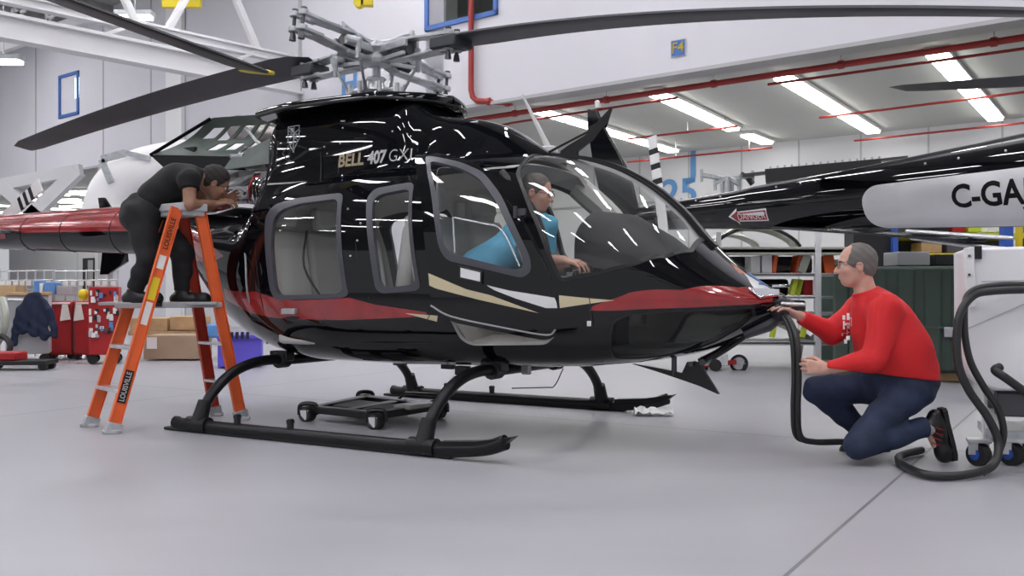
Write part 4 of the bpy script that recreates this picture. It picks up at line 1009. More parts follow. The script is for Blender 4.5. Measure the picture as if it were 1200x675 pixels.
# ---------------- skids
def tubep(pts, r, nm, mt, par, n=14, spl=6, **k):
    mb = MB(); mb.tube(spline(pts, spl) if spl else pts, r, n, up=(0, 1, 0)); return mb.build(nm, mt, par, **k)
TR = 1.20
for sy in (-1, 1):
    y = sy*TR
    xs0, xs1 = (-1.12, 1.18)
    pts = [Vector((xs0, y, .055)), Vector((-.9, y, .045)), Vector((.8, y, .045)), Vector((1.05, y, .048)), Vector((1.30, y, .075)), Vector((1.44, y, .12))]
    sk = tubep(pts, [.045]*25+[.04, .035, .030, .026, .022, .018][:6] if False else .042, 'skid', 'black_skid', heli)
    mb = MB(); mb.prism([(1.02, .095), (1.27, .115), (1.50, .155), (1.43, .10), (1.28, .04), (1.02, .008)], .07, lambda u, w, t: Vector((u, y-.035+t, w))); mb.build('skid_toe', 'black_skid', sk, bev=.012)
    mb = MB(); mb.bar((-1.2, y, .012), (1.1, y, .012), .06, .018); mb.build('wear_shoe', 'black_matte', sk, bev=.004)
    for x in (-.55, -.1):
        mb = MB(); mb.cyl((x, y, .08), (x, y, .125), .022); mb.cyl((x, y-.018, .125), (x, y+.018, .125), .018); mb.build('tie_ring', 'black_semi', sk)
for x, sgn in ((-.9, 1), (.9, 1)):
    pts = [Vector((x, -TR, .08)), Vector((x, -TR+.12, .25)), Vector((x, -.88, .38)), Vector((x, -.62, .435)), Vector((x, -.3, .425)), Vector((x, .3, .425)), Vector((x, .62, .435)), Vector((x, .88, .38)), Vector((x, TR-.12, .25)), Vector((x, TR, .08))]
    ct = tubep(pts, .036, 'crosstube', 'black_skid', heli)
    for sy in (-1, 1):
        mb = MB(); a, b_ = Vector((x, sy*TR, .06)), Vector((x, sy*(TR-.055), .20)); mb.tube([a, a.lerp(b_, .5), b_], [.056, .05, .046], 14); mb.cyl((x-.09, sy*TR, .05), (x+.09, sy*TR, .05), .055, n=14); mb.build('saddle', 'black_skid', ct)
        mb = MB(); mb.cyl((x, sy*.42-.05, .43), (x, sy*.42+.05, .43), .06, n=12); mb.box((x, sy*.42, .46), (.16, .09, .07)); mb.build('tube_clamp', 'black_semi', ct, bev=.006)
# belly fittings
mb = MB()
for x, y in ((.55, -.25), (.2, .1), (-.3, .2)): mb = MB(); mb.box((x, y, .40), (.1, .05, .06)); mb.build('belly_fitting', 'black_semi', heli, bev=.006)
mb = MB(); mb.box((.98, -.15, .43), (.06, .04, .09)); mb.build('belly_antenna', 'alu_paint', heli, bev=.008)
mb = MB(); mb.tube(spline([hl(660, 432, 0), hl(650, 452, 0), hl(640, 454, 0), hl(600, 455, .1)], 4), .004, 5); mb.build('belly_wire', 'rubber', heli)
# tail pipes at the rear of the cabin (drain line)
mb = MB(); mb.tube(spline(on_body([(282, 250), (288, 300), (292, 350), (312, 405)], .004), 6), .007, 6); mb.build('body_seal', 'grey', heli)
# whip antenna, roof antennas
mb = MB(); mb.tube([hl(642, 172, .1), hl(612, 111, .1)], [.022, .008], 8, sx=.6); mb.build('roof_antenna', 'white', heli, label='white whip antenna')
mb = MB(); q = hl(642, 176, .1); mb.box(q, (.12, .08, .05)); mb.build('antenna_base', 'white', heli, bev=.01)
# upper wire cutter seen beyond the roof
c1 = [hl(*p, 0) for p in ((656, 190), (658, 177), (668, 170), (688, 158), (691, 149), (700, 144), (717, 126), (712, 142), (703, 152), (694, 164), (677, 178), (677, 190))]
uw = fin(c1, .03, 'upper_wire_cutter', 'black_semi')
mb = MB(); mb.tube([hl(636, 182, 0), hl(690, 154, 0)], .008, 6); mb.build('cutter_rod', 'black_semi', uw)
# ---------------- rotor mast and hub
hub = hl(441, 64, 0); mx0 = Vector((hub.x, 0, 2.24))
mast = MB(); mast.cyl(mx0, hub, .032, .03, 16); mast.lathe([(.14, 0), (.12, .03), (.07, .05), (.05, .09), (.04, .12)], mx0+Vector((0, 0, .02)), n=18); mo = mast.build('rotor_mast', 'steel', heli)
mb = MB(); mb.lathe([(.055, 0), (.17, .01), (.18, .03), (.17, .05), (.07, .06), (.06, .10), (.055, .11)], mx0+Vector((0, 0, .11)), n=20)
for i in range(8):
    a = i*PI/4; q = mx0+Vector((.19*math.cos(a), .19*math.sin(a), .15)); mb.cyl(q-Vector((0, 0, .04)), q+Vector((0, 0, .05)), .017, n=8); mb.bar(mx0+Vector((0, 0, .14)), q, .04, .03)
mb.build('swashplate', 'alu', heli)
mb = MB(); mb.lathe([(.05, 0), (.055, .02), (.05, .10), (.045, .12)], hub-Vector((0, 0, .30)), n=16); mb.lathe([(.06, 0), (.075, .015), (.06, .03)], hub-Vector((0, 0, .20)), n=16); mb.build('mast_collar', 'alu', mo)
bw = HR.inverted()@Vector((-.795, .606, 0)); bw.normalize(); pw = HR.inverted()@Vector((-.606, -.795, 0)); pw.normalize(); U = Vector((0, 0, 1))
hm = MB(); hm.lathe([(.05, -.09), (.11, -.08), (.12, -.04), (.09, .0), (.12, .04), (.10, .07), (.05, .08), (.03, .11)], hub, n=20)
for d in (bw, -bw, pw, -pw):
    l = U.cross(d)
    for sg in (-1, 1): hm.bar(hub+l*.035*sg+d*.05+U*.02, hub+l*.06*sg+d*.36+U*.03, .03, .055); hm.bar(hub+l*.035*sg+d*.05-U*.06, hub+l*.06*sg+d*.34-U*.045, .03, .03)
hb = hm.build('rotor_hub', 'alu_paint', heli, bev=.005)
def grip(d, blade=None, tilt=0):
    d = (d+U*tilt).normalized(); l = U.cross(d).normalized(); u = d.cross(l)
    g = MB(); o = hub+d*.20
    # two curved straps above and below
    for s_, zz in ((1, .062), (-1, -.062)):
        pts = [hub+d*.06+u*zz*.7, hub+d*.20+u*zz*1.15, hub+d*.42+u*zz*1.05, hub+d*.62+u*zz*.85]
        for k, w in enumerate((.085, .10, .115)): g.bar(pts[k], pts[k+1], w, .02, up=u)
        for sg in (-1, 1):
            q = hub+d*.62+l*.045*sg+u*zz*.85; g.bar(q-d*.06, q+d*.14, .045, .024, up=u); g.cyl(q+d*.12-u*.018, q+d*.12+u*.018, .036, n=12)
    go = g.build('blade_grip', 'alu_paint', hb, bev=.004)
    g = MB(); 
    for sg in (-1, 1):
        q = hub+d*.74+l*.045*sg; g.cyl(q-u*.115, q+u*.09, .013, n=10); g.cyl(q-u*.13, q-u*.085, .024, .018, n=8); g.cyl(q+u*.075, q+u*.09, .022, n=8)
    g.build('grip_bolt', 'dark_steel', hb)
    g = MB(); g.ball(hub+d*.24, .062, 12, sc=(1, 1, .8)); g.cyl(hub+d*.16, hub+d*.34, .045, n=12); g.build('elastomer_bearing', 'dark_steel', hb)
    g = MB(); q = hub+d*.30+l*.13; g.bar(hub+d*.30+l*.05, q, .05, .05, up=u); g.tube([hub+d*.34+l*.05+u*.0, hub+d*.30+l*.14-u*.02, q-u*.06], [.034, .03, .022], 10); g.cyl(q-u*.02, q-u*.10, .02, n=8); g.build('pitch_horn', 'alu_paint', hb, bev=.005)
    g = MB(); e = mx0+Vector((0, 0, .13))+(q-hub-U*(q-hub).z).normalized()*.2; g.cyl(q-u*.08, e, .011, n=8); g.cyl(q-u*.06, q-u*.14, .017, n=8); g.cyl(e, e+(q-e).normalized()*.07, .016, n=8); g.build('pitch_link', 'steel', hb)
    # small top dampers
    g = MB(); g.tube(spline([hub+U*.09+d*.02, hub+d*.14+u*.085, hub+d*.30+u*.105, hub+d*.36+u*.10+l*.03], 4), .014, 8); g.cyl(hub+d*.36+u*.08, hub+d*.36+u*.125, .016, n=8); g.build('damper_arm', 'alu', hb)
    return d, l, u
grip(pw, tilt=.12); grip(-pw, tilt=-.12)
def blade(d, R0, R1, dz, pitch, mt, par, chord=.25, tipc=None, drop=.0, ang=0, nm='rotor_blade', n=26):
    """d blade direction, droops by dz at the tip"""
    l = U.cross(d).normalized(); prof = [(-.30, 0), (-.27, .028), (-.12, .042), (.1, .036), (.45, .016), (.70, .002), (.70, -.004), (.4, -.012), (0, -.024), (-.2, -.026), (-.28, -.016)]
    rows = []; rs = np.linspace(R0, R1, n)
    for r in rs:
        t = (r-R0)/(R1-R0); c = chord*(1 if t < .985 else .75); tw = pitch*(1-.45*t) if not isinstance(pitch, tuple) else pitch[0]+(pitch[1]-pitch[0])*t**pitch[2]
        if t < .05: c = chord*(.62+.38*t/.05)
        o = d*r+U*(dz*t**1.8+drop*t); ca, sa_ = math.cos(tw), math.sin(tw)
        rows.append([o+l*((a*ca-b*1.9*sa_)*c)+U*((a*sa_+b*1.9*ca)*c) for a, b in prof])
    mb = MB(); k = len(prof)
    for i in range(n-1):
        m_ = 0
        if tipc is not None and rs[i] > R1-.16: m_ = 1
        mb.add(rows[i]+rows[i+1], [(j, (j+1) % k, k+(j+1) % k, k+j) for j in range(k)], m_)
    mb.add(rows[0], [tuple(range(k))]); mb.add(rows[-1], [tuple(range(k))[::-1]])
    return mb, rows
for d, z, pit, nm in ((bw, None, .0, 0), (-bw, None, .0, 1)):
    tipz = -.22 if nm == 0 else -.62
    dd, l, u = grip(d, tilt=-.04 if nm == 0 else -.02)
    mb, rows = blade(d, .62, 5.18 if nm == 0 else 5.33, tipz, (math.radians(25), math.radians(7), 2.2) if nm == 0 else (math.radians(-7), math.radians(8), .8), 'blade_grey', None, .27, drop=-.03)
    o = MB(); o.v = [tuple(Vector(p)+hub) for p in mb.v]; o.f = mb.f; o.m = mb.m
    bo = o.build('rotor_blade', 'blade_grey', heli, smooth=40)
    g = MB(); p = hub+d*.70-U*.03; g.bar(p-d*.09, p+d*.14, .20, .085); g.build('blade_cuff', 'blade_grey', bo, bev=.012)
    if nm == 0:
        g = MB(); q = hub+d*5.0; 
# ---------------- interior
def inw(x, z, marg=.05):
    zb, zt, hw, zc, nu_, nl_ = [float(f(np.array(x))) for f in SF]
    if z >= zc: q = max(0, 1-((z-zc)/(zt-zc))**nu_)**(1/nu_)
    else: q = max(0, 1-((zc-z)/(zc-zb))**nl_)**(1/nl_)
    return max(.02, hw*q-marg)
mb = MB(); mb.sheet([[Vector((x, y*inw(x, .56), .56)) for y in np.linspace(-1, 1, 5)] for x in np.linspace(-.95, 2.0, 24)], .03); mb.build('cabin_floor', 'lining', heli, smooth=0)
mb = MB(); mb.sheet([[Vector((-.97, y*inw(-.97, z, .08), z)) for y in np.linspace(-1, 1, 5)] for z in np.linspace(.58, 1.66, 20)], .03); mb.build('cabin_bulkhead', 'lining', heli, smooth=0)
def seat(x, y, f=1, nm='cabin_seat', w=.46, hgt=.62, lean=.16, mt='leather'):
    s_ = MB(); s_.box((x+f*.05, y, .80), (.46, w, .12)); s_.box((x+f*.03, y, .66), (.36, w-.06, .20)); so = s_.build(nm, mt, heli, bev=.03)
    b2 = MB(); R = Matrix.Rotation(-lean*f, 3, 'Y'); b2.box(Vector((x-f*.20, y, .86+hgt/2))+Vector((-f*.04, 0, 0)), (.11, w, hgt), R)
    b2.build('seat_back', mt, so, bev=.035)
    b2 = MB(); b2.box((x-f*.27, y, .92+hgt+.05), (.09, w*.55, .17), R); b2.build('headrest', mt, so, bev=.03)
    return so
seat(.62, -.33, 1, 'crew_seat', lean=.18, hgt=.58, mt='leather'); seat(.62, .33, 1, 'crew_seat', hgt=.58, lean=.18, mt='leather')
for y in (-.45, 0, .45): seat(-.60, y, 1, w=.42, hgt=.50)
for y in (-.36, .36): seat(.06, y, -1, w=.44, hgt=.50)
mb = MB(); mb.box((.36, 0, 1.05), (.04, .1, 1.0)); mb.build('control_tunnel', 'lining', heli, bev=.01)
# door posts lining at the front
for sy in (-1, 1):
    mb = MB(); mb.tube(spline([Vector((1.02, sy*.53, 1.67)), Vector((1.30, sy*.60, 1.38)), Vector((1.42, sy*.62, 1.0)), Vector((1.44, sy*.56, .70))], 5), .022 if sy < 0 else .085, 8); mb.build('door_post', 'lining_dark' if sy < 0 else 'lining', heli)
# instrument hood and pedestal
hs = [(1.40, .26, 1.12, 1.38, ), (1.48, .38, 1.10, 1.425), (1.66, .42, 1.06, 1.40), (1.86, .42, 1.02, 1.28), (2.02, .38, 1.0, 1.15), (2.12, .3, .98, 1.08)]
rows = []
for x, hw, zb, zt in hs: rows.append([Vector((x, -hw*math.cos(a), zb+(zt-zb)*abs(math.sin(a))**.5)) for a in np.linspace(0, PI, 21)])
mb = MB(); mb.sheet(rows, .015); mb.add(rows[0], [tuple(range(21))]); mb.build('instrument_hood', 'lining_dark', heli, smooth=50)
mb = MB(); mb.box((1.56, 0, 1.15), (.04, .62, .26)); mb.box((1.52, 0, .95), (.12, .3, .3)); mb.box((1.35, 0, .68), (.5, .22, .28)); ip = mb.build('instrument_panel', 'black_semi', heli, bev=.01)
for y in (-.2, .02, .22): mb = MB(); mb.box((1.532, y, 1.17), (.012, .17, .19)); mb.build('display_screen', 'screen', ip)
mb = MB(); rows = [[Vector((x, y*float(SF[2](np.array(x)))*.93, 1.0-(x-1.5)*.22)) for y in np.linspace(-1, 1, 9)] for x in np.linspace(1.62, 2.35, 8)]; mb.sheet(rows, -.02); mb.build('nose_shelf', 'lining_dark', heli, smooth=50)
for sy in (-1, 1):
    mb = MB(); y = sy*.33; mb.tube(spline([Vector((1.05, y, .58)), Vector((1.12, y, .75)), Vector((1.06, y, .93)), Vector((1.10, y, 1.02))], 4), .013, 8); mb.ball((1.10, y, 1.03), .028, 10, sc=(.8, .8, 1.5)); mb.build('control_stick', 'black_semi', heli)
mb = MB()
for k in range(10): a = k; mb.box(hl(660+a*6, 318-(a % 3)*5+random.random()*4, -.30), (.04, .04, .03), random.random())
mb.build('switch_cluster', 'dark_steel', heli, bev=.004)
# overhead lining
mb = MB(); rows = [[Vector((x, y*.52, 1.74-.05*abs(y)**3)) for y in np.linspace(-1, 1, 13)] for x in np.linspace(-.95, 1.1, 6)]; mb.sheet(rows, .01); mb.build('headliner', 'lining', heli, smooth=60)
# seat belts
mb = MB(); mb.tube(spline([Vector((-.55, -.55, 1.35)), Vector((-.6, -.52, 1.1)), Vector((-.45, -.5, .87))], 4), .016, 6, sx=.3); mb.build('seat_belt', 'black_matte', heli)
# sill of the open doorway
mb = MB(); q = on_body([(533, 380), (548, 403), (600, 405), (640, 404), (652, 398), (648, 380)], -.015)
mb.add([*q, *[p+Vector((0, .30, .04)) for p in q]], [(i, i+1, 7+i, 6+i) for i in range(5)]); sd = mb.build('door_sill', 'lining_light', heli, smooth=30, label='pale doorway sill')
# ================================================================ the second helicopter
e0, e1 = Vector(at(875, 245, 10.5)), Vector(at(1200, 215, 8.3)); bd = (e1-e0); ux_ = Vector((bd.x, bd.y, 0)).normalized(); uy_ = Vector((-ux_.y, ux_.x, 0)); uy_ = -uy_ if uy_.y < 0 else uy_
h2 = empty('parked_helicopter', (e0.x, e0.y, 0), label='black helicopter parked behind, with white registration panel on its tail boom', cat='helicopter')
def h2p(s, a, o=0):
    """s metres along the boom from the danger sign, a angle round it, 0 facing the camera"""
    L = 2.85; t = s/L; r = .21+.13*t; c = e0.lerp(e1, t)-h2.location; rr = r+o
    return c-uy_*rr*math.cos(a)+Vector((0, 0, 1))*rr*(1.08 if t > 0 else 1)*math.sin(a)
mb = MB(); ss = np.linspace(-1.5, 5.2, 30); rows = [[h2p(s, a) for a in np.linspace(0, 2*PI, 37)[:-1]] for s in ss]
for i in range(29): mb.add(rows[i]+rows[i+1], [(j, (j+1) % 36, 36+(j+1) % 36, 36+j) for j in range(36)])
mb.add(rows[0], [tuple(range(36))]); mb.add(rows[-1], [tuple(range(36))[::-1]]); b2 = mb.build('tail_boom', 'paint_black', h2, smooth=50)
# white registration panel wrapped on the side
def s_at(px): return min(np.linspace(-1.4, 4.5, 600), key=lambda s: abs(((lambda w: 600+FPX*w.x/w.y)(h2p(s, .1)+h2.location))-px))
sw0 = s_at(1010); mb = MB(); rows = []
def wrow(s, a0, a1, o): return [h2p(s, a, o) for a in np.linspace(a0, a1, 22)]
for k, s in enumerate(list(sw0+.16*(1-np.cos(np.linspace(0, PI/2, 9))))+list(np.linspace(sw0+.2, 5.0, 16))):
    q = min(1, max(0, (s-sw0)/.16)); q = math.sqrt(max(0, 1-(1-q)**2))*.9+.1
    rows.append(wrow(s, -.3-1.05*q, -.3+.56*q, .003))
mb.sheet(rows, .003); wpn = mb.build('registration_panel', 'white_plastic', b2, smooth=60, label='white panel with black registration letters')
sc0, sc1 = s_at(1115), s_at(1205)
mb = MB(); v, f = text_mesh('C-GAJ', .27, .007, .001, 'LEFT'); xa = min(p[0] for p in v); xb = max(p[0] for p in v); k = (sc1-sc0)/(xb-xa)
mb.add([h2p(sc0+(x-xa)*k, (y-.02)/.34-.24, .007+abs(z)) for x, y, z in v], f); mb.build('registration_letters', 'black_matte', wpn, smooth=0)
# danger arrow
mb = MB(); sd0 = s_at(853); sdm = s_at(861); sd1 = s_at(898); A0 = -.42
def dg(s, y, o): return h2p(s, A0+y/.215, o)
def dpoly(mb, pts, o, m): mb.prism(pts, .001, lambda u, w, t: dg(u, w, o+t), m)
dpoly(mb, densify([(sd0, 0), (sdm+.02, .085), (sdm+.02, .052), (sd1, .060), (sd1, -.060), (sdm+.02, -.052), (sdm+.02, -.085)], .03), .003, 0)
dpoly(mb, densify([(sd0+.03, 0), (sdm+.03, .062), (sdm+.03, .04), (sd1-.012, .046), (sd1-.012, -.046), (sdm+.03, -.04), (sdm+.03, -.062)], .03), .0045, 1)
v, f = text_mesh('DANGER', .105, .0, .0005, 'LEFT'); xa = min(p[0] for p in v); xb = max(p[0] for p in v); k = (sd1-sdm-.05)/(xb-xa)
mb.add([dg(sdm+.035+(x-xa)*k, y*.85, .016+abs(z)) for x, y, z in v], f, 0)
mb.build('danger_arrow', ['paint_white', 'paint_red'], b2, smooth=0)
# rivets, highlights fittings
mb = MB()
for px in (812, 840, 905, 934, 950, 1078, 1118, 1172): s = s_at(px); mb = MB(); mb.ball(h2p(s, .78, .004), .012, 8); mb.build('boom_rivet', 'alu', b2)
def h2q(px, py, off=0):
    """pixel on the vertical plane of the boom axis shifted off metres away"""
    q = e0+uy_*off; k = (px-600)/FPX; t = (k*q.y-q.x)/(ux_.x-k*ux_.y); Y = q.y+ux_.y*t; return Vector((q.x+ux_.x*t, Y, CAMH+(HZ-py)*Y/FPX))-h2.location
def flat2(pts, th, nm, mt, par, off=0, **k):
    mb = MB(); q = [h2q(*p, off) for p in pts]; n = len(q); mb.add([p-uy_*th/2 for p in q]+[p+uy_*th/2 for p in q], [tuple(range(n)), tuple(range(2*n-1, n-1, -1))]+[(i, n+i, n+(i+1) % n, (i+1) % n) for i in range(n)])
    return mb.build(nm, mt, par, bev=.006, **k)
flat2([(690, 128), (700, 130), (704, 140), (717, 126), (712, 142), (709, 150), (738, 204), (752, 262), (712, 262), (696, 190), (690, 150)], .05, 'tail_fin', 'paint_black', h2)
mb = MB(); q = h2q(700, 126); mb.cyl(q, q+Vector((0, 0, .05)), .03); mb.ball(q+Vector((0, 0, .06)), .035, 10); mb.build('beacon', 'white', h2)
mb = MB(); q0, q1 = h2q(772, 258, -.3), h2q(772, 258, 0); mb.cyl(q0, q1, .05); th2 = mb.build('tail_rotor_hub', 'dark_steel', h2)
mb = MB(); top = h2q(764, 160, -.3); bot = h2q(774, 240, -.3); dv = (top-bot)
for a, b_, c in ((0, .30, 0), (.30, .38, 1), (.38, .52, 0), (.52, .60, 1), (.60, .74, 0), (.74, .82, 1), (.82, 1, 0)): mb.bar(bot+dv*a, bot+dv*b_, .13, .02, up=uy_, m=c)
mb.build('tail_rotor_blade', ['white', 'black_semi'], th2, bev=.003)
mb = MB(); mb.bar(bot, bot-dv*.9, .13, .02, up=uy_); mb.build('tail_rotor_blade', 'white', th2, bev=.003)
# tailplane reaching towards the camera under the boom
a_, b_ = Vector(at(915, 266, 10.2))-h2.location, Vector(at(1140, 281, 7.6))-h2.location
mb = MB(); mb.bar(a_, b_, .26, .03); mb.bar(a_, b_, .10, .045); tp = mb.build('tailplane', 'paint_black', h2, bev=.01)
mb = MB(); c_ = Vector(at(1188, 279, 7.3))-h2.location; mb.tube([a_.lerp(b_, .72)+Vector((0, 0, .035)), b_+Vector((0, 0, .03)), c_], [.018, .02, .014], 8); mb.tube([a_.lerp(b_, .74)-Vector((0, 0, .02)), b_-Vector((0, 0, .05)), Vector(at(1178, 292, 7.3))-h2.location], .018, 8); mb.build('tailplane_slat', 'alu', tp)
for px, py, qx, qy, Y0, Y1, lb in ((1058, 105, 1320, 91, 8.6, 5.9, 0), (958, 209, 1300, 138, 9.6, 6.6, 1), (990, 202, 1330, 163, 10.5, 8, 2)):
    a_, b_ = Vector(at(px, py, Y0)), Vector(at(qx, qy, Y1)); d = (a_-b_).normalized(); L = (a_-b_).length
    mb, rows = blade(d, 0, L, 0, math.radians(16 if lb == 0 else -10), 'blade_dark', None, .24, n=10)
    o = MB(); o.v = [tuple(Vector(p)+b_-h2.location) for p in mb.v]; o.f = mb.f; o.m = mb.m; o.build('rotor_blade', 'blade_grey', h2, smooth=40)
# blade tip of a third aircraft reaching in from the top left
a_, b_ = Vector(at(312, 86, 6.9)), Vector(at(-30, -38, 3.95)); d = (a_-b_).normalized(); L = (a_-b_).length
mb, rows = blade(d, 0, L, 0, math.radians(12), 'blade_dark', None, .24, n=12)
for i in range(len(mb.m)): mb.m[i] = 0
o = MB(); o.v = [tuple(Vector(p)+b_) for p in mb.v]; o.f = mb.f; o.m = mb.m
ob = o.build('rotor_blade', ['blade_dark'], None, smooth=40, label='dark rotor blade with yellow tip reaching in from the top left corner', cat='rotor blade')
mb, rows = blade(d, L-.12, L+.02, 0, math.radians(12*.55), 'yellow', None, .252, n=4); o = MB(); o.v = [tuple(Vector(p)+b_) for p in mb.v]; o.f = mb.f; o.m = [0]*len(mb.m); o.build('blade_tip', 'yellow', ob, smooth=40)
# distant rotor head behind the second boom
r = empty('distant_rotor_head', at(852, 262, 17), label='pale rotor head of an aircraft far behind the black tail boom', cat='rotor head')
bx = Vector(r.location); mb = MB(); P = lambda x, y: Vector(at(x, y, 17))-bx
mb.cyl(P(852, 262), P(852, 208), .07); mb.cyl(P(846, 250), P(846, 215), .025); mb.cyl(P(860, 250), P(858, 215), .025); mb.build('mast', 'alu_paint', r)
for a, b_, w in (((852, 210), (822, 205), .10), ((852, 210), (882, 206), .10), ((852, 208), (838, 215), .12), ((852, 208), (866, 216), .12)):
    mb = MB(); mb.bar(P(*a), P(*b_), w, .07); mb.cyl(P(*b_)-Vector((0, 0, .12)), P(*b_)+Vector((0, 0, .10)), .03); mb.build('rotor_arm', 'alu_paint', r, bev=.01)
mb = MB(); mb.tube([P(868, 204), P(876, 208), P(882, 216)], .05, 8); mb.build('blade_stub', 'black_semi', r)
mb = MB(); mb.bar(P(868, 206), P(1060, 185), .30, .04); mb.build('rotor_blade', 'blade_grey', r)
mb = MB(); a, b_ = Vector(at(897, 207, 16.5)), Vector(at(1032, 195, 16.0)); mb.bar(a, b_, .3, .22); ob = mb.build('dark_wall_rack', 'black_matte', label='dark rack with a toothed top edge above the black tail boom', cat='rack')
mb = MB()
for i in range(16): q = a.lerp(b_, (i+.5)/16)+Vector((0, -.1, .12)); mb.box(q, (.03, .03, .07))
mb.build('peg', 'alu_paint', ob)
# ================================================================ ladder
def at_g(px, py): return Vector(gp(px, py))
fa, fb_, fc, fd = at_g(131, 508), at_g(105, 500), at_g(283, 492), at_g(252, 487)
topz = 1.50; tA, tC = Vector(at(207, 246, 6.72)), Vector(at(234, 247, 6.86)); away = Vector((-.45, .52, 0)).normalized()
tA.z = tC.z = topz; tB = tA+away*.30; tD = tC+away*.30
lad = empty('stepladder', (tA.x, tA.y, 0), label='orange stepladder with grey steps that the man in black stands on', cat='ladder')
LO = Vector(lad.location)
def rail(a, b, nm, mt='orange'):
    mb = MB(); a, b = a-LO, b-LO; d = (b-a).normalized(); out = Vector((1, 0, 0)); n = away
    # C-section rail: web facing the camera, two flanges
    w = .072; u = away.cross(d).normalized()
    mb.bar(a, b, w, .006, up=away); mb.bar(a+u*w/2, b+u*w/2, .006, .032, up=away); mb.bar(a-u*w/2, b-u*w/2, .006, .032, up=away)
    o = mb.build(nm, mt, lad, smooth=0)
    f = MB(); f.bar(a-d*.0, a+d*.07, .10, .05, up=away); f.box(a+Vector((0, 0, .012)), (.11, .06, .024)); f.build('foot', 'alu', o, bev=.004)
    return o
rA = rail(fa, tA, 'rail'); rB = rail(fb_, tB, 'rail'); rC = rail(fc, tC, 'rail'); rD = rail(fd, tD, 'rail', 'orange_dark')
def on(a, b, z): t = (z-a.z)/(b.z-a.z); return a.lerp(b, t)-LO
for z in (.27, .55):
    mb = MB(); mb.bar(on(fa, tA, z), on(fb_, tB, z), .09, .025); mb.build('step', 'alu', lad, bev=.004)
    mb = MB(); mb.bar(on(fc, tC, z), on(fd, tD, z), .09, .02); mb.build('step', 'alu', lad, bev=.004)
mb = MB(); zz = .83
mb.bar(on(fa, tA, zz)+Vector((-.24, .05, 0)), on(fc, tC, zz)+Vector((.02, 0, 0)), .05, .035); mb.bar(on(fb_, tB, zz)+Vector((-.12, .05, 0)), on(fd, tD, zz), .05, .035)
q = (on(fa, tA, zz)+on(fc, tC, zz)+on(fb_, tB, zz)+on(fd, tD, zz))/4; mb.box(q+Vector((-.10, .03, .012)), (.78, .30, .02), math.radians(12)); mb.build('platform', 'grey', lad, bev=.004)
mb = MB(); c = (tA+tB+tC+tD)/4-LO; ang = math.atan2((tC-tA).y, (tC-tA).x); mb.box(c+Vector((0, 0, .01)), (.21, .37, .055), ang); mb.box(c+Vector((0, 0, -.03)), (.18, .34, .04), ang); mb.build('top_cap', 'grey_light', lad, bev=.008)
# stickers on the near rail
dirA = (tA-fa).normalized(); uA = away.cross(dirA).normalized(); nA = -away
def stick(t0, t1, w, nm, mt, txt=None, col='white'):
    a, b = fa.lerp(tA, t0)-LO+nA*.006, fa.lerp(tA, t1)-LO+nA*.006; mb = MB(); mb.bar(a, b, w, .003, up=away); 
    if txt:
        L = (b-a).length; v, f = text_mesh(txt, .06, .001, .0005, 'CENTER'); xa = max(p[0] for p in v)
        k = L*.45/xa; c = (a+b)/2+nA*.003; vA = nA.cross(dirA).normalized(); mb.add([c+dirA*x*k+vA*y*.8+nA*abs(z) for x, y, z in v], f, 1)
    mb.build(nm, [mt, col], rA, smooth=0)
stick(.13, .27, .055, 'rail_sticker', 'black_semi', 'LOUISVILLE'); stick(.80, .96, .05, 'rail_sticker', 'orange', 'LOUISVILLE', 'black_semi')
stick(.47, .57, .045, 'rail_sticker', 'tag_paper'); stick(.58, .68, .05, 'rail_sticker', 'yellow'); stick(.72, .78, .05, 'rail_sticker', 'tag_paper')
# ================================================================ low wheeled dolly under the helicopter
def floor_at(px, py): return Vector(gp(px, py))
w1, w2, w3, w4 = floor_at(361, 494), floor_at(441, 503), floor_at(428, 478), floor_at(514, 491)
dl = empty('creeper_dolly', (w1+w2+w3+w4)/4, label='low black wheeled dolly with grey casters under the helicopter', cat='dolly'); DO = Vector(dl.location)
for w_ in (w1, w2, w3, w4):
    q = w_-DO; mb = MB(); mb.cyl(q+Vector((-.02, -.03, .055)), q+Vector((.012, .03, .055)), .055, n=20, m=1); mb.cyl(q+Vector((-.022, -.034, .055)), q+Vector((-.02, -.031, .055)), .042, n=20)
    wh = mb.build('caster_wheel', ['grey_dark', 'rubber'], dl); mb = MB()
    f_ = plane_fn(q+Vector((-.012, -.04, .055)), (1, 0, 0), (0, 0, 1)); mb.prism([(-.036, .030), (.036, .030), (.03, -.005), (0, -.04), (-.03, -.005)], .006, lambda u, w, t: f_(u, w, t)); mb.build('caster_shield', 'white', wh, bev=.004)
    mb = MB(); mb.tube(spline([q+Vector((-.062, 0, .05)), q+Vector((-.05, 0, .12)), q+Vector((.05, 0, .12)), q+Vector((.062, 0, .05))], 5), .016, 8); mb.build('caster_fork', 'black_semi', dl)
fr_ = [w1-DO, w2-DO, w4-DO, w3-DO]; c = sum(fr_, Vector())/4
mb = MB(); ins = [p.lerp(c, .12)+Vector((0, 0, .085)) for p in fr_]
for i in range(4): mb.bar(ins[i], ins[(i+1) % 4], .075, .05)
mb.bar((ins[0]+ins[1])/2, (ins[2]+ins[3])/2, .09, .04); mb.build('frame', 'black_semi', dl, bev=.008)
mb = MB(); mb.bar(ins[0].lerp(ins[3], .5), ins[1].lerp(ins[2], .5), .34, .03); mb.build('tray', 'grey_dark', dl, bev=.01)
mb = MB(); mb.bar(ins[1].lerp(ins[2], .45)+Vector((0, 0, .03)), ins[2]+Vector((.0, 0, .03)), .16, .03); mb.build('pad', 'film', dl, bev=.01)
h_ = floor_at(465, 480)-DO; h2_ = floor_at(520, 483)-DO
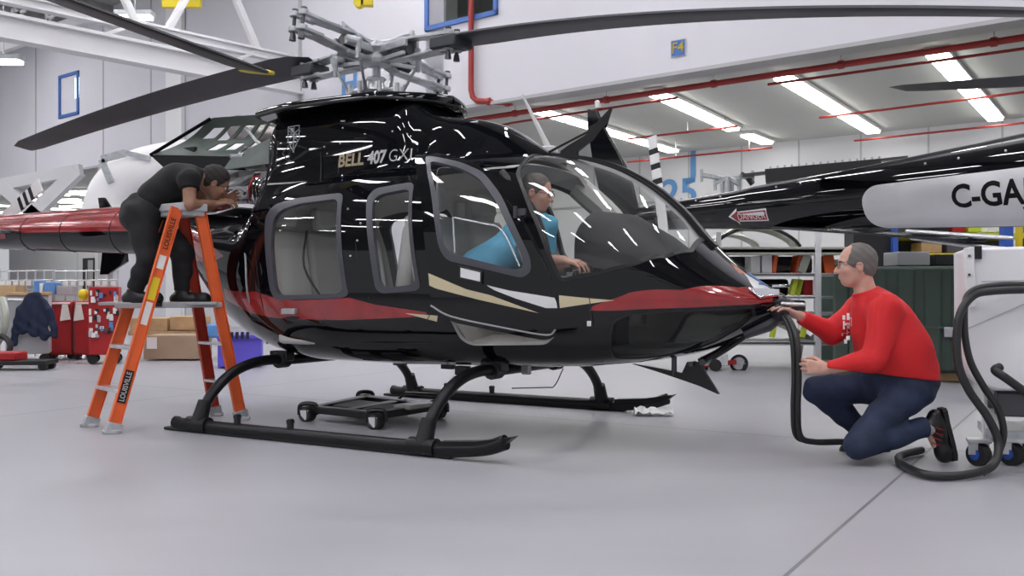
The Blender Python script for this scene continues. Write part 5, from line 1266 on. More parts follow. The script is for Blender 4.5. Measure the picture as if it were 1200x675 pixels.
mb = MB(); mb.tube([h_+Vector((0, 0, .07)), h_+Vector((.07, 0, .13)), h2_+Vector((0, 0, .13)), h2_+Vector((0, -.03, .05))], .013, 8); mb.build('handle', 'black_semi', dl)
# white rag on the far skid toe
mb = MB(); q = floor_at(765, 487); rows = []
for i in range(12):
    rows.append([q+Vector((-.14+i*.026, -.06+j*.02, .012+.05*abs(math.sin(i*.9+j*.7))*math.exp(-((j-3)/3)**2)+.012*math.sin(i*2.1+j))) for j in range(8)])
mb.sheet(rows, .004); mb.build('cloth_rag', 'white', smooth=60, label='crumpled white rag lying at the toe of the far skid', cat='rag')
# ================================================================ white ground cart and hoses
Yc = 5.25
cx0 = at(1129, 300, Yc)[0]; zt = CAMH+(HZ-287)*Yc/FPX; zb_ = CAMH+(HZ-455)*Yc/FPX
gc = empty('service_cart', (cx0, Yc, 0), math.radians(-19), label='white wheeled service cart at the right edge with black hoses', cat='cart'); GO = Vector(gc.location)
GR = Matrix.Rotation(math.radians(-19), 3, 'Z')
def G3(px, py, Y=Yc):
    """pixel on the cart's front, pushed back by Y-Yc, in the cart's frame"""
    q = GO+GR@Vector((0, Y-Yc, 0)); n = GR@Vector((0, 1, 0)); d = Vector(((px-600)/FPX, 1, (HZ-py)/FPX)); o = Vector((0, 0, CAMH)); t = (q-o).dot(Vector((n.x, n.y, 0)))/d.dot(n)
    p = o+d*t-GO; return GR.inverted()@p
mb = MB(); pf = [G3(1129, 291), G3(1135, 372), G3(1129, 372), G3(1130, 452), G3(1345, 485), G3(1345, 287), ]
pf = [G3(1131, 291), G3(1345, 284), G3(1345, 462), G3(1168, 458), G3(1144, 450), G3(1132, 434)]
n = len(pf); back = [p+Vector((0, .62, 0)) for p in pf]; mb.add(pf+back, [tuple(range(n)), tuple(range(2*n-1, n-1, -1))]+[(i, n+i, n+(i+1) % n, (i+1) % n) for i in range(n)]); mb.build('body', 'white_plastic', gc, bev=.015, smooth=30)
mb = MB(); mb.add([G3(1129, 291)+Vector((0, -.03, 0)), G3(1141, 289)+Vector((0, -.03, 0)), G3(1143, 360)+Vector((0, -.03, 0)), G3(1131, 360)+Vector((0, -.03, 0))]+[G3(1129, 291), G3(1141, 289), G3(1143, 360), G3(1131, 360)], [(0, 1, 2, 3), (7, 6, 5, 4), (0, 4, 5, 1), (1, 5, 6, 2), (2, 6, 7, 3), (3, 7, 4, 0)]); mb.build('corner_post', 'white', gc, bev=.004)
for i in range(3): mb = MB(); q = G3(1135, 300+i*22); mb.cyl(q-Vector((0, .04, 0)), q, .007, n=8); mb.build('bolt', 'dark_steel', gc)
mb = MB(); mb.box(G3(1144, 296)-Vector((0, .01, 0)), (.05, .03, .07)); mb.build('hinge_bracket', 'black_semi', gc, bev=.003)
mb = MB(); mb.bar(G3(1134, 385)-Vector((0, .004, 0)), G3(1215, 350)-Vector((0, .004, 0)), .004, .006); mb.bar(G3(1150, 330)-Vector((0, .002, 0)), G3(1300, 326)-Vector((0, .002, 0)), .006, .006); mb.build('panel_crease', 'grey_light', gc)
for px in (1152, 1225, 1300):
    mb = MB(); a = G3(px+10, 450, Yc+.2); mb.box(Vector((a.x, a.y, .30)), (.09, .10, .38)); mb.build('leg', 'white_plastic', gc, bev=.008)
mb = MB(); mb.box(Vector((.60, .3, .16)), (.95, .45, .05)); mb.build('base_frame', 'alu_paint', gc, bev=.006)
mb = MB(); q = G3(1186, 470, Yc+.1); mb.box(Vector((q.x, q.y, .33)), (.16, .12, .13)); mb.cyl(Vector((q.x-.12, q.y, .33)), Vector((q.x+.2, q.y, .33)), .03); mb.build('pump_fitting', 'dark_steel', gc, bev=.01)
for px, Yo in ((1147, -.02), (1186, .05), (1186, .5), (1270, 0)):
    q = G3(px, 530, Yc+Yo+.05); q.z = 0; ca = MB(); ca.cyl(q+Vector((-.02, -.02, .06)), q+Vector((.02, .02, .06)), .06, n=20); wo = ca.build('caster_wheel', 'purple' if False else 'rubber', gc)
    ca = MB(); ca.cyl(q+Vector((-.026, -.026, .06)), q+Vector((.026, .026, .06)), .03, n=14); ca.build('wheel_hub', 'blue', wo)
    ca = MB(); ca.box(q+Vector((0, 0, .135)), (.12, .09, .02)); ca.box(q+Vector((-.03, -.03, .10)), (.05, .006, .08)); ca.box(q+Vector((.03, .03, .10)), (.05, .006, .08)); ca.build('caster_fork', 'alu', gc, bev=.003)
def hose(pts, r, label, grp=None, mt='hose'):
    mb = MB(); mb.tube(spline(pts, 8), r, 12); return mb.build('service_hose', mt, label=label, cat='hose')
Yh = Yc-.20
hz_ = [at(912, 366, 5.62), at(925, 375, 5.52), at(934, 400, 5.44), at(936, 440, 5.42), at(935, 480, 5.45), at(938, 511, 5.5), at(955, 518, 5.52), at(990, 518, 5.55), at(1010, 519, 5.58)]
hz2 = [tuple(Vector(p)+Vector((-.035, .03, 0))) for p in hz_]
h1_ = hose(hz_, .017, 'thick black hose held by the kneeling man, from the nose to the floor')
mb = MB(); mb.tube(spline([Vector(p)+Vector((-.022, .018, .002)) for p in hz_], 8), .014, 10); mb.build('twin_hose', 'hose', h1_)
mb = MB(); mb.cyl(Vector(at(905, 361, 5.66)), Vector(at(918, 369, 5.56)), .04, n=14); mb.build('hose_coupling', 'dark_steel', h1_)
h2_1 = [at(1215, 339, Yh), at(1165, 341, Yh), at(1140, 347, Yh), at(1124, 372, Yh-.02), at(1122, 420, Yh-.03), at(1134, 455, Yh-.03), at(1158, 490, Yh-.03), at(1170, 520, Yh-.03), at(1163, 546, Yh-.1)]+[tuple(Vector(gp(x, y))+Vector((0, 0, .027))) for x, y in ((1130, 563), (1088, 563), (1060, 552), (1053, 542), (1063, 537), (1080, 533))]
h2o = hose(h2_1, .021, 'thick black hose looping over the front of the white cart down to the floor')
h3 = [at(1215, 334, Yh+.02), at(1165, 335, Yh+.02), at(1135, 345, Yh+.01), at(1130, 380, Yh), at(1136, 420, Yh), at(1152, 452, Yh), at(1170, 480, Yh), at(1176, 510, Yh), at(1166, 538, Yh+.02), at(1150, 556, Yh-.08)]
hose(h3, .018, 'second thinner black hose hanging beside the loop on the white cart')
hose([at(1215, 470, Yh+.06), at(1205, 462, Yh), at(1180, 444, Yh-.02), at(1166, 434, Yh), at(1172, 430, Yh+.02)], .022, 'short black hose end on the lower right of the white cart')
# ================================================================ parts rack right of the nose
Yr = 11.2
rk = empty('parts_rack', Vector((at(905, 430, Yr)[0], Yr, 0)), label='grey steel shelving with cowling panels behind the nose', cat='shelving'); RO = Vector(rk.location)
def X_(px, Y=Yr): return at(px, 0, Y)[0]
def Z_(py, Y=Yr): return at(0, py, Y)[2]
x0, x1 = X_(815), X_(1012)
def rb(px, py0, py1, Y=Yr, w=.07):
    mb = MB(); mb.box((X_(px, Y)-RO.x, Y-RO.y, (Z_(py0, Y)+Z_(py1, Y))/2), (w, .06, Z_(py0, Y)-Z_(py1, Y))); mb.build('upright', 'white_plastic', rk, bev=.004)
rb(958, 262, 432); rb(958, 270, 420, Yr+.9, .05); rb(842, 272, 432, Yr+.02, .05); rb(842, 280, 420, Yr+.9, .05)
for py, w_, mt in ((294, .09, 'film'), (322, .04, 'grey_light'), (348.5, .03, 'grey_light'), (368, .03, 'grey_light'), (402, .05, 'grey_light')):
    mb = MB(); z = Z_(py); mb.box((0.05, .45, z), (x1-x0, .95, w_*.5)); mb.box((.05, 0, z), (x1-x0, .05, w_)); mb.build('shelf', mt, rk, bev=.004)
# casters of the rack
for px in (838, 958): 
    mb = MB(); q = Vector((X_(px)-RO.x, .0, 0)); mb.cyl(q+Vector((0, -.03, .07)), q+Vector((0, .03, .07)), .07, n=18); mb.build('caster_wheel', 'rubber', rk)
def hood(px0, px1, py0, py1, Y, dep, label, mt='film', nm='cowling_panel', grp=None):
    """curved thin panel lying open side down"""
    xa, xb, za, zb = X_(px0, Y), X_(px1, Y), Z_(py1, Y), Z_(py0, Y); rows = []
    for i in range(19):
        t = i/18; hx = xa+(xb-xa)*t; hh = (za-zb)*-1*math.sin(PI*t)**.62
        rows.append([Vector((hx, Y+dep*(j/8-.0), za+(zb-za)*(math.sin(PI*t)**.7)*(1-.25*(abs(j/4-1))**2))) for j in range(9)])
    mb = MB(); mb.sheet(rows, .012); return mb.build(nm, mt, smooth=60, label=label, cat='panel')
pan = hood(836, 938, 262, 289, 11.26, .38, 'large curved clear-green canopy panel on top of the parts rack')
mb = MB(); mb.tube([at(836+102*t, 289-24*math.sin(PI*t)**.7, 11.24) for t in np.linspace(0, 1, 20)], .02, 8); mb.build('edge_trim', 'black_semi', pan)
mb = MB(); q = at(903, 263, 11.4); mb.ball(q, .09, 12, sc=(1.3, 1, .35)); mb.build('red_mark', 'paint_red', pan)
pan2 = hood(826, 890, 272, 289, 11.72, .35, 'smaller pale curved panel leaning on the left end of the rack', 'film_pale')
random.seed(4)
items = []
def thing_box(px0, px1, py0, py1, Y, dep, nm, mt, label, cat, bev=.008, rot=0, grp=None):
    mb = MB(); xa, xb, za, zb = X_(px0, Y), X_(px1, Y), Z_(py1, Y), Z_(py0, Y)
    mb.box(((xa+xb)/2, Y+dep/2, (za+zb)/2), (abs(xb-xa), dep, abs(zb-za)), Matrix.Rotation(rot, 3, 'Y') if rot else None); return mb.build(nm, mt, bev=bev, label=label, cat=cat, group=grp)
for a in ((880, 891, 300, 320, 'white', 'left white box on the second shelf of the rack'), (893, 905, 299, 320, 'white_plastic', 'right white box on the second shelf of the rack')): thing_box(a[0], a[1], a[2], a[3], Yr+.1, .3, 'carton', a[4], a[5], 'box')
for px, mt, l in ((908, 'orange', 'slim orange strip standing right of the white boxes on the rack'), (936, 'orange', 'orange strip next to the pale green panel on the second shelf'), (1000, 'red', 'red strip at the right end of the second shelf')): thing_box(px-2, px+3, 299, 320, Yr+.1, .25, 'padded_strip', mt, l, 'strip', rot=.15)
thing_box(938, 948, 298, 320, Yr+.05, .05, 'panel_stand', 'film', 'pale green panel leaning on the second shelf', 'panel', rot=.35)
thing_box(965, 979, 299, 320, Yr+.12, .2, 'orange_panel', 'orange', 'broad orange panel behind the white upright of the rack', 'panel', rot=-.2)
thing_box(928, 934, 327, 346, Yr+.05, .1, 'hazard_strip', 'yellow_green', 'left yellow-green strip on the third shelf of the rack', 'strip', rot=.25)
thing_box(934, 940, 327, 346, Yr+.1, .1, 'hazard_strip', 'yellow_green', 'right yellow-green strip on the third shelf of the rack', 'strip', rot=.25)
thing_box(942, 953, 328, 346, Yr+.1, .3, 'red_block', 'red', 'dull red block right of the yellow-green strips on the rack', 'block')
thing_box(905, 926, 333, 337, Yr+.05, .3, 'silver_bar', 'chrome', 'bright silver bar lying on the third shelf of the rack', 'bar')
mb = MB(); q = Vector(at(906, 315, Yr+.5)); mb.tube([q+Vector((-.35, 0, 0)), q, q+Vector((.36, 0, .02))], [.03, .05, .02], 10); mb.build('grey_tube', 'grey', label='long grey tube lying along the second shelf of the rack', cat='tube')
hood(847, 953, 374, 399, Yr+.08, .7, 'wide black-edged windscreen panel on the lowest shelf of the rack', 'film')
hood(964, 1008, 386, 400, Yr+.08, .5, 'small dark panel at the right end of the lowest rack shelf', 'grey_dark')
for px, l in ((943, 'left upright yellow-green strut under the rack shelves'), (908, 'small yellow-green strip hanging at the lowest rack shelf')): thing_box(px-3, px+3, 374 if px > 920 else 366, 396, Yr-.05, .05, 'padded_strut', 'yellow_green', l, 'strut', rot=.2)
thing_box(933, 941, 404, 417, Yr+.1, .05, 'green_wedge', 'film', 'small pale green wedge hanging under the lowest shelf of the rack', 'wedge', rot=.15)
# red and white wheeled tug beyond the nose
tg = empty('wheeled_tug', gp(850, 434), label='small red and white wheeled trolley under the nose behind the wire cutter', cat='trolley'); TO = Vector(tg.location); Yt = TO.y
T3 = lambda px, py, o=0: Vector(at(px, py, Yt+o))-TO
mb = MB(); mb.cyl(T3(866, 426), T3(866, 426, .07), .105, n=24); wh = mb.build('wheel', 'rubber', tg)
mb = MB(); mb.lathe([(.035, 0), (.07, .0), (.075, .01), (.035, .01)], T3(866, 426, -.012), (0, 1, 0), 20); 
for k in range(5): a = k*2*PI/5; mb.bar(T3(866, 426, -.01), T3(866, 426, -.01)+Vector((.07*math.cos(a), 0, .07*math.sin(a))), .02, .01)
mb.build('hub', 'alu', wh)
mb = MB(); mb.bar(T3(820, 428), T3(862, 424), .12, .05); mb.box(T3(836, 423, .1), (.26, .2, .10)); mb.build('frame', 'red', tg, bev=.008)
mb = MB(); mb.box(T3(846, 422, -.02), (.12, .1, .13)); mb.box(T3(826, 424, -.02), (.08, .1, .08)); mb.build('motor', 'white_plastic', tg, bev=.01)
mb = MB(); mb.cyl(T3(823, 430), T3(823, 430, .06), .07, n=18); mb.build('wheel', 'rubber', tg)
# ================================================================ green transit cases and what stands behind them
def case(px0, px1, py0, py1, Y, label, ribs, lat=None):
    xa, xb, za, zb = X_(px0, Y), X_(px1, Y), max(0.06, Z_(py1, Y)), Z_(py0, Y); r = empty('transit_case', ((xa+xb)/2, Y, 0), -math.atan2((xa+xb)/2, Y)*.95, label=label, cat='case'); o = Vector(r.location)
    mb = MB(); mb.box((0, .4, (za+zb)/2+.0), (xb-xa, .8, zb-za)); mb.build('shell', 'green_dark', r, bev=.035)
    for i in range(ribs):
        mb = MB(); x = -(xb-xa)/2+(xb-xa)*(i+.5)/ribs; mb.prism([(-.09, -.0), (.09, 0), (.06, -.03), (-.06, -.03)], 1, lambda u, w, t: Vector((x+u, w, za+.05+(zb-za-.1)*t))); mb.build('rib', 'green_dark', r, bev=.01)
    mb = MB(); zl = za+(zb-za)*.42; mb.box((0, -.012, zl), ((xb-xa)*.98, .04, .03)); mb.build('lid_joint', 'green_dark', r, bev=.01)
    if lat is not None:
        mb = MB(); mb.box((lat, -.035, zl-.04), (.10, .03, .10)); mb.build('latch', 'alu', r, bev=.006)
    mb = MB()
    mb.box((0, .2, .05), ((xb-xa)*.9, .12, .09)); mb.box((0, .65, .05), ((xb-xa)*.9, .12, .09)); mb.build('pallet', 'wood', r, bev=.01)
case(1018, 1136, 312, 436, 9.9, 'big dark green ribbed transit case behind the kneeling man', 4, .28)
case(978, 1012, 318, 436, 10.3, 'narrow dark green transit case left of the big ribbed one', 2)
thing_box(1052, 1090, 295, 311, 10.3, .4, 'grey_bin', 'grey', 'flat grey box on the green transit case', 'box')
thing_box(1096, 1130, 298, 311, 10.3, .3, 'black_bin', 'black_matte', 'black box on the green transit case beside the white cart', 'box')
# dark cabinets and blue posts at the far right
thing_box(1000, 1046, 268, 420, 12.5, .35, 'tall_cabinet', 'black_matte', 'tall black cabinet behind the head of the kneeling man', 'cabinet')
thing_box(963, 994, 304, 422, 12.6, .35, 'tall_cabinet', 'green_dark', 'dark green cabinet seen between the parts rack and the kneeling man', 'cabinet')
thing_box(847, 953, 300.5, 320.5, Yr+.62, .2, 'dark_filler', 'grey_dark', 'long added dark fairing at the back of the second rack shelf', 'filler', bev=.04)  # dark pieces added to darken the back of the rack shelves
thing_box(858, 925, 327, 347, Yr+.5, .3, 'dark_filler', 'black_matte', 'short added dark fairing at the back of the third rack shelf', 'filler', bev=.04)
thing_box(850, 945, 352, 366, Yr+.4, .3, 'dark_filler', 'grey', 'flat added grey fairing on the fourth rack shelf', 'filler', bev=.03)
thing_box(1047, 1053, 262, 420, 12.4, .1, 'blue_post', 'blue', 'blue upright post right of the tall black cabinet', 'post')
thing_box(1176, 1188, 250, 420, 12.4, .12, 'blue_post', 'blue', 'broad blue upright post at the right above the white cart', 'post')
thing_box(1194, 1199, 250, 420, 12.6, .1, 'yellow_post', 'yellow', 'yellow upright post at the right edge', 'post')
wr = empty('workshop_racking', (X_(1120, 13), 13, 0), label='cluttered workshop racking with yellow beams under the white panel', cat='racking')
WO = Vector(wr.location)
for py, mt in ((276, 'yellow_green'), (300, 'yellow'), (330, 'yellow')): mb = MB(); mb.box((0, .4, Z_(py, 13)), (2.1, .9, .07)); mb.build('beam', mt, wr, bev=.005)
for dx in (-1.0, 1.0): mb = MB(); mb.box((dx, .1, 1.05), (.08, .08, 2.1)); mb.build('upright', 'blue', wr)
mb = MB(); mb.box((0, .85, 1.0), (2.1, .05, 2.0)); mb.build('backing', 'grey_dark', wr)
for px0, px1, py0, py1, mt, l, c in ((1064, 1090, 262, 272, 'black_matte', 'black case under the left end of the white panel', 'case'), (1092, 1112, 263, 272, 'black_semi', 'small black unit left of the pink box on the racking', 'unit'), (1116, 1132, 262, 272, 'red', 'pinkish red box on the upper racking beam', 'box'), (1135, 1150, 264, 272, 'yellow_green', 'yellow-green bundle on the upper racking beam', 'bundle'), (1080, 1104, 284, 296, 'wood', 'brown box below the tailplane on the racking', 'box'), (1158, 1172, 264, 272, 'white', 'white cup-like box on the racking near the blue post', 'box'), (1110, 1130, 284, 296, 'grey_dark', 'dark crate below the tailplane on the racking', 'crate')):
    thing_box(px0, px1, py0, py1, 13.0, .35, 'stored_'+c, mt, l, c)
# ================================================================ left background
def caster_set(r, pts, R=.07):
    for p in pts:
        mb = MB(); p = Vector(p); mb.cyl(p+Vector((-.0, -.025, R)), p+Vector((0, .025, R)), R, n=16); mb.build('caster_wheel', 'rubber', r)
def cab(px0, px1, py0, py1, Y, dep, nm, mt, label, cat, cast=True, parts=None):
    xa, xb, za, zb = X_(px0, Y), X_(px1, Y), max(.0, Z_(py1, Y)), Z_(py0, Y); r = empty(nm, ((xa+xb)/2, Y, 0), -math.atan2((xa+xb)/2, Y)*.8, label=label, cat=cat)
    mb = MB(); mb.box((0, dep/2, (za+zb)/2), (xb-xa, dep, zb-za)); mb.build('body', mt, r, bev=.01)
    if cast: caster_set(r, [(-(xb-xa)*.38, .08, 0), ((xb-xa)*.38, .08, 0), (-(xb-xa)*.38, dep-.08, 0), ((xb-xa)*.38, dep-.08, 0)], max(.04, za*.5))
    return r, (xb-xa), za, zb
r, w_, za, zb = cab(9, 55, 346, 415, 12.4, .45, 'workbench_cart', 'grey_light', 'grey wheeled cart with a navy jacket hung on its side', 'cart')
mb = MB(); mb.cyl((-w_*.42, -.07, zb-.06), (w_*.42, -.07, zb-.06), .02); mb.cyl((-w_*.42, -.07, zb-.06), (-w_*.42, 0, zb-.06), .015); mb.cyl((w_*.42, -.07, zb-.06), (w_*.42, 0, zb-.06), .015); mb.build('push_rail', 'alu', r)
mb = MB(); mb.box((w_*.0, .22, zb+.02), (w_*1.02, .5, .04)); mb.build('worktop', 'wood', r, bev=.005)
for x_, l, col in ((59, 'left red roll cabinet with a white tag hanging from its top', 'red'), (88, 'middle red roll cabinet between the tagged one and the tool board', 'red')):
    r, w_, za, zb = cab(x_, x_+(25 if x_ < 80 else 18), 353, 416, 13.0, .5, 'roll_cabinet', 'red', l, 'cabinet')
    mb = MB(); mb.box((0, -.01, (za+zb)/2), (w_*.9, .02, (zb-za)*.94)); mb.build('door', 'red', r, bev=.006)
    mb = MB(); mb.cyl((-w_*.4, -.04, zb-.03), (w_*.4, -.04, zb-.03), .014); mb.build('handle', 'alu', r)
    mb = MB(); mb.prism([(-.03, .0), (.03, 0), (.07, -.22), (-.06, -.24)], .01, lambda u, w, t: Vector((u+(.05 if x_ < 80 else -.05), -.05+t, zb-.02+w))); mb.build('paper_tag', 'tag_paper', r)
r, w_, za, zb = cab(105, 138, 336, 416, 12.2, .5, 'tool_board', 'red', 'red tool board crowded with small hanging packets', 'tool board')
for i in range(44):
    mb = MB(); px = random.uniform(-.46, .46)*w_; z = random.uniform(za+.22, zb-.05); a = random.uniform(.02, .05)
    mb.box((px, -.02, z), (a, .03, random.uniform(.03, .08))); mb.build('hanging_packet', random.choice(['tag_paper', 'black_matte', 'grey_light', 'grey_dark', 'tag_paper', 'blue_letter']), r, bev=.003)
# wire racks with tags
for px0, px1, l in ((0, 62, 'long wire rail with hooks behind the grey cart'), (64, 138, 'wire rail with white clips behind the red cabinets')):
    r = empty('wire_rail', (X_(px0, 13.6), 13.6, 0), label=l, cat='rail'); xa = X_(px0, 13.6)-Vector(r.location).x; xb = X_(px1, 13.6)-Vector(r.location).x
    for py in (318, 329, 340): mb = MB(); mb.cyl((xa, 0, Z_(py, 13.6)), (xb, 0, Z_(py-1, 13.6)), .012, n=6); mb.build('wire', 'alu', r)
    for i in range(7): mb = MB(); x = xa+(xb-xa)*i/6; mb.cyl((x, 0, 0), (x, 0, Z_(316, 13.6)), .012, n=6); mb.build('post', 'alu', r)
    for i in range(8): mb = MB(); x = xa+(xb-xa)*(i+.5)/8; mb.box((x, -.03, Z_(332, 13.6)), (.05, .04, .06)); mb.build('clip', 'tag_paper', r)
thing_box(39, 46, 329, 344, 13.3, .2, 'blue_binder', 'blue_letter', 'narrow blue binder on the far left shelf', 'binder'); thing_box(51, 64, 331, 345, 13.3, .2, 'blue_carton', 'blue_letter', 'broad blue carton left of the red cabinets', 'carton'); thing_box(46, 50, 332, 344, 13.3, .2, 'white_carton', 'white', 'narrow white carton between two blue ones', 'carton')
thing_box(66, 84, 335, 346, 13.3, .2, 'grey_case', 'grey', 'low grey case standing above the red cabinets', 'case')
thing_box(-4, 18, 334, 350, 13.2, .3, 'wood_crate', 'wood', 'pale wooden crate at the left edge behind the grey cart', 'crate')
mb = MB(); mb.ball(at(98, 345, 12.6), .07, 12); mb.cyl(at(98, 347, 12.6), at(98, 352, 12.6), .05); mb.build('yellow_helmet', 'yellow', label='small round yellow cap on top of the middle red cabinet', cat='cap')
# shelf table under cabinets
mb = MB(); mb.tube(spline([at(-12, 412, 12), at(6, 418, 11.9), at(12, 404, 11.9), at(2, 394, 12), at(-14, 398, 12)], 6), .035, 8); mb.build('hose_coil', 'rubber', label='black hose curl on the floor at the left edge', cat='hose')
mb = MB(); mb.tube(spline([at(2, 350, 12.2), at(6, 365, 12.1), at(5, 385, 12.1), at(-3, 402, 12.2)], 6), .045, 8); mb.build('yellow_strap', 'film', label='pale yellow strap hanging at the left edge', cat='strap')
r = empty('low_trolley', gp(18, 434), label='low black trolley with red tray in front of the grey cart', cat='trolley'); LO2 = Vector(r.location)
mb = MB(); mb.box((0, .1, .09), (.75, .35, .05)); mb.build('frame', 'black_semi', r, bev=.01); mb = MB(); mb.box((-.15, .1, .16), (.35, .3, .10)); mb.build('tray', 'red', r, bev=.02); caster_set(r, [(-.3, 0, 0), (.32, 0, 0), (.32, .2, 0), (-.3, .2, 0)], .05)
# jacket
S = Field((-.36, -.14, -.62), (.36, .14, .12), .012)
S.chain([(-.09, 0, .0), (-.17, 0, -.12), (-.23, 0, -.34), (-.25, .0, -.54)], [.035, .05, .045, .04], .02); S.chain([(.09, 0, .0), (.18, 0, -.12), (.24, 0, -.30), (.26, 0, -.44)], [.035, .05, .045, .04], .02)
for x in (-.12, 0, .12): S.cone((x*.6, 0, -.02), (x*1.1, 0, -.40-x*.3), .05, .065, .03, sq=((0, 1, 0), .8))
S.cone((-.05, 0, .06), (.05, 0, .06), .04, .04, .04); S.folds(.006, 40, 2)
jk = S.mesh('jacket', 'jacket', label='navy jacket hanging on the side of the grey cart', cat='jacket'); jk.location = (X_(40, 12.28), 12.28, Z_(352, 12.28)); jk.scale = (1, .8, 1.0)
# cardboard and wood behind the ladder
thing_box(168, 232, 393, 421, 12.8, .6, 'cardboard_box', 'cardboard', 'long cardboard box on the floor behind the ladder', 'box'); 
mb = MB(); q0 = at(178, 402, 12.79); mb.box((q0[0], 12.785, q0[2]), (.13, .008, .15)); mb.build('paper_label', 'tag_paper', bpy.data.objects['cardboard_box'])
thing_box(150, 232, 388, 393, 13.5, .6, 'timber_plank', 'wood', 'long timber plank lying behind the cardboard box', 'plank')
thing_box(152, 196, 373, 388, 13.5, .5, 'wood_crate', 'wood', 'left open wooden crate stacked behind the ladder', 'crate'); thing_box(199, 234, 371, 387, 13.5, .5, 'wood_crate', 'wood', 'right wooden crate stacked behind the ladder rail', 'crate')
thing_box(237, 262, 380, 396, 12.9, .3, 'denim_bag', 'blue_letter', 'crumpled grey-blue bag between the ladder legs', 'bag', bev=.03)
r, w_, za, zb = cab(256, 306, 396, 430, 11.6, .5, 'purple_bin', 'purple', 'purple-blue plastic bin behind the rear crosstube', 'bin', cast=False)
mb = MB(); mb.box((0, .25, zb+.01), (w_*1.04, .56, .05)); mb.build('rim', 'purple', r, bev=.01)
for i in range(5): mb = MB(); mb.box((-w_*.3+i*w_*.12, .0, zb+.03), (.035, .1, .08)); mb.build('hook', 'black_matte', r)
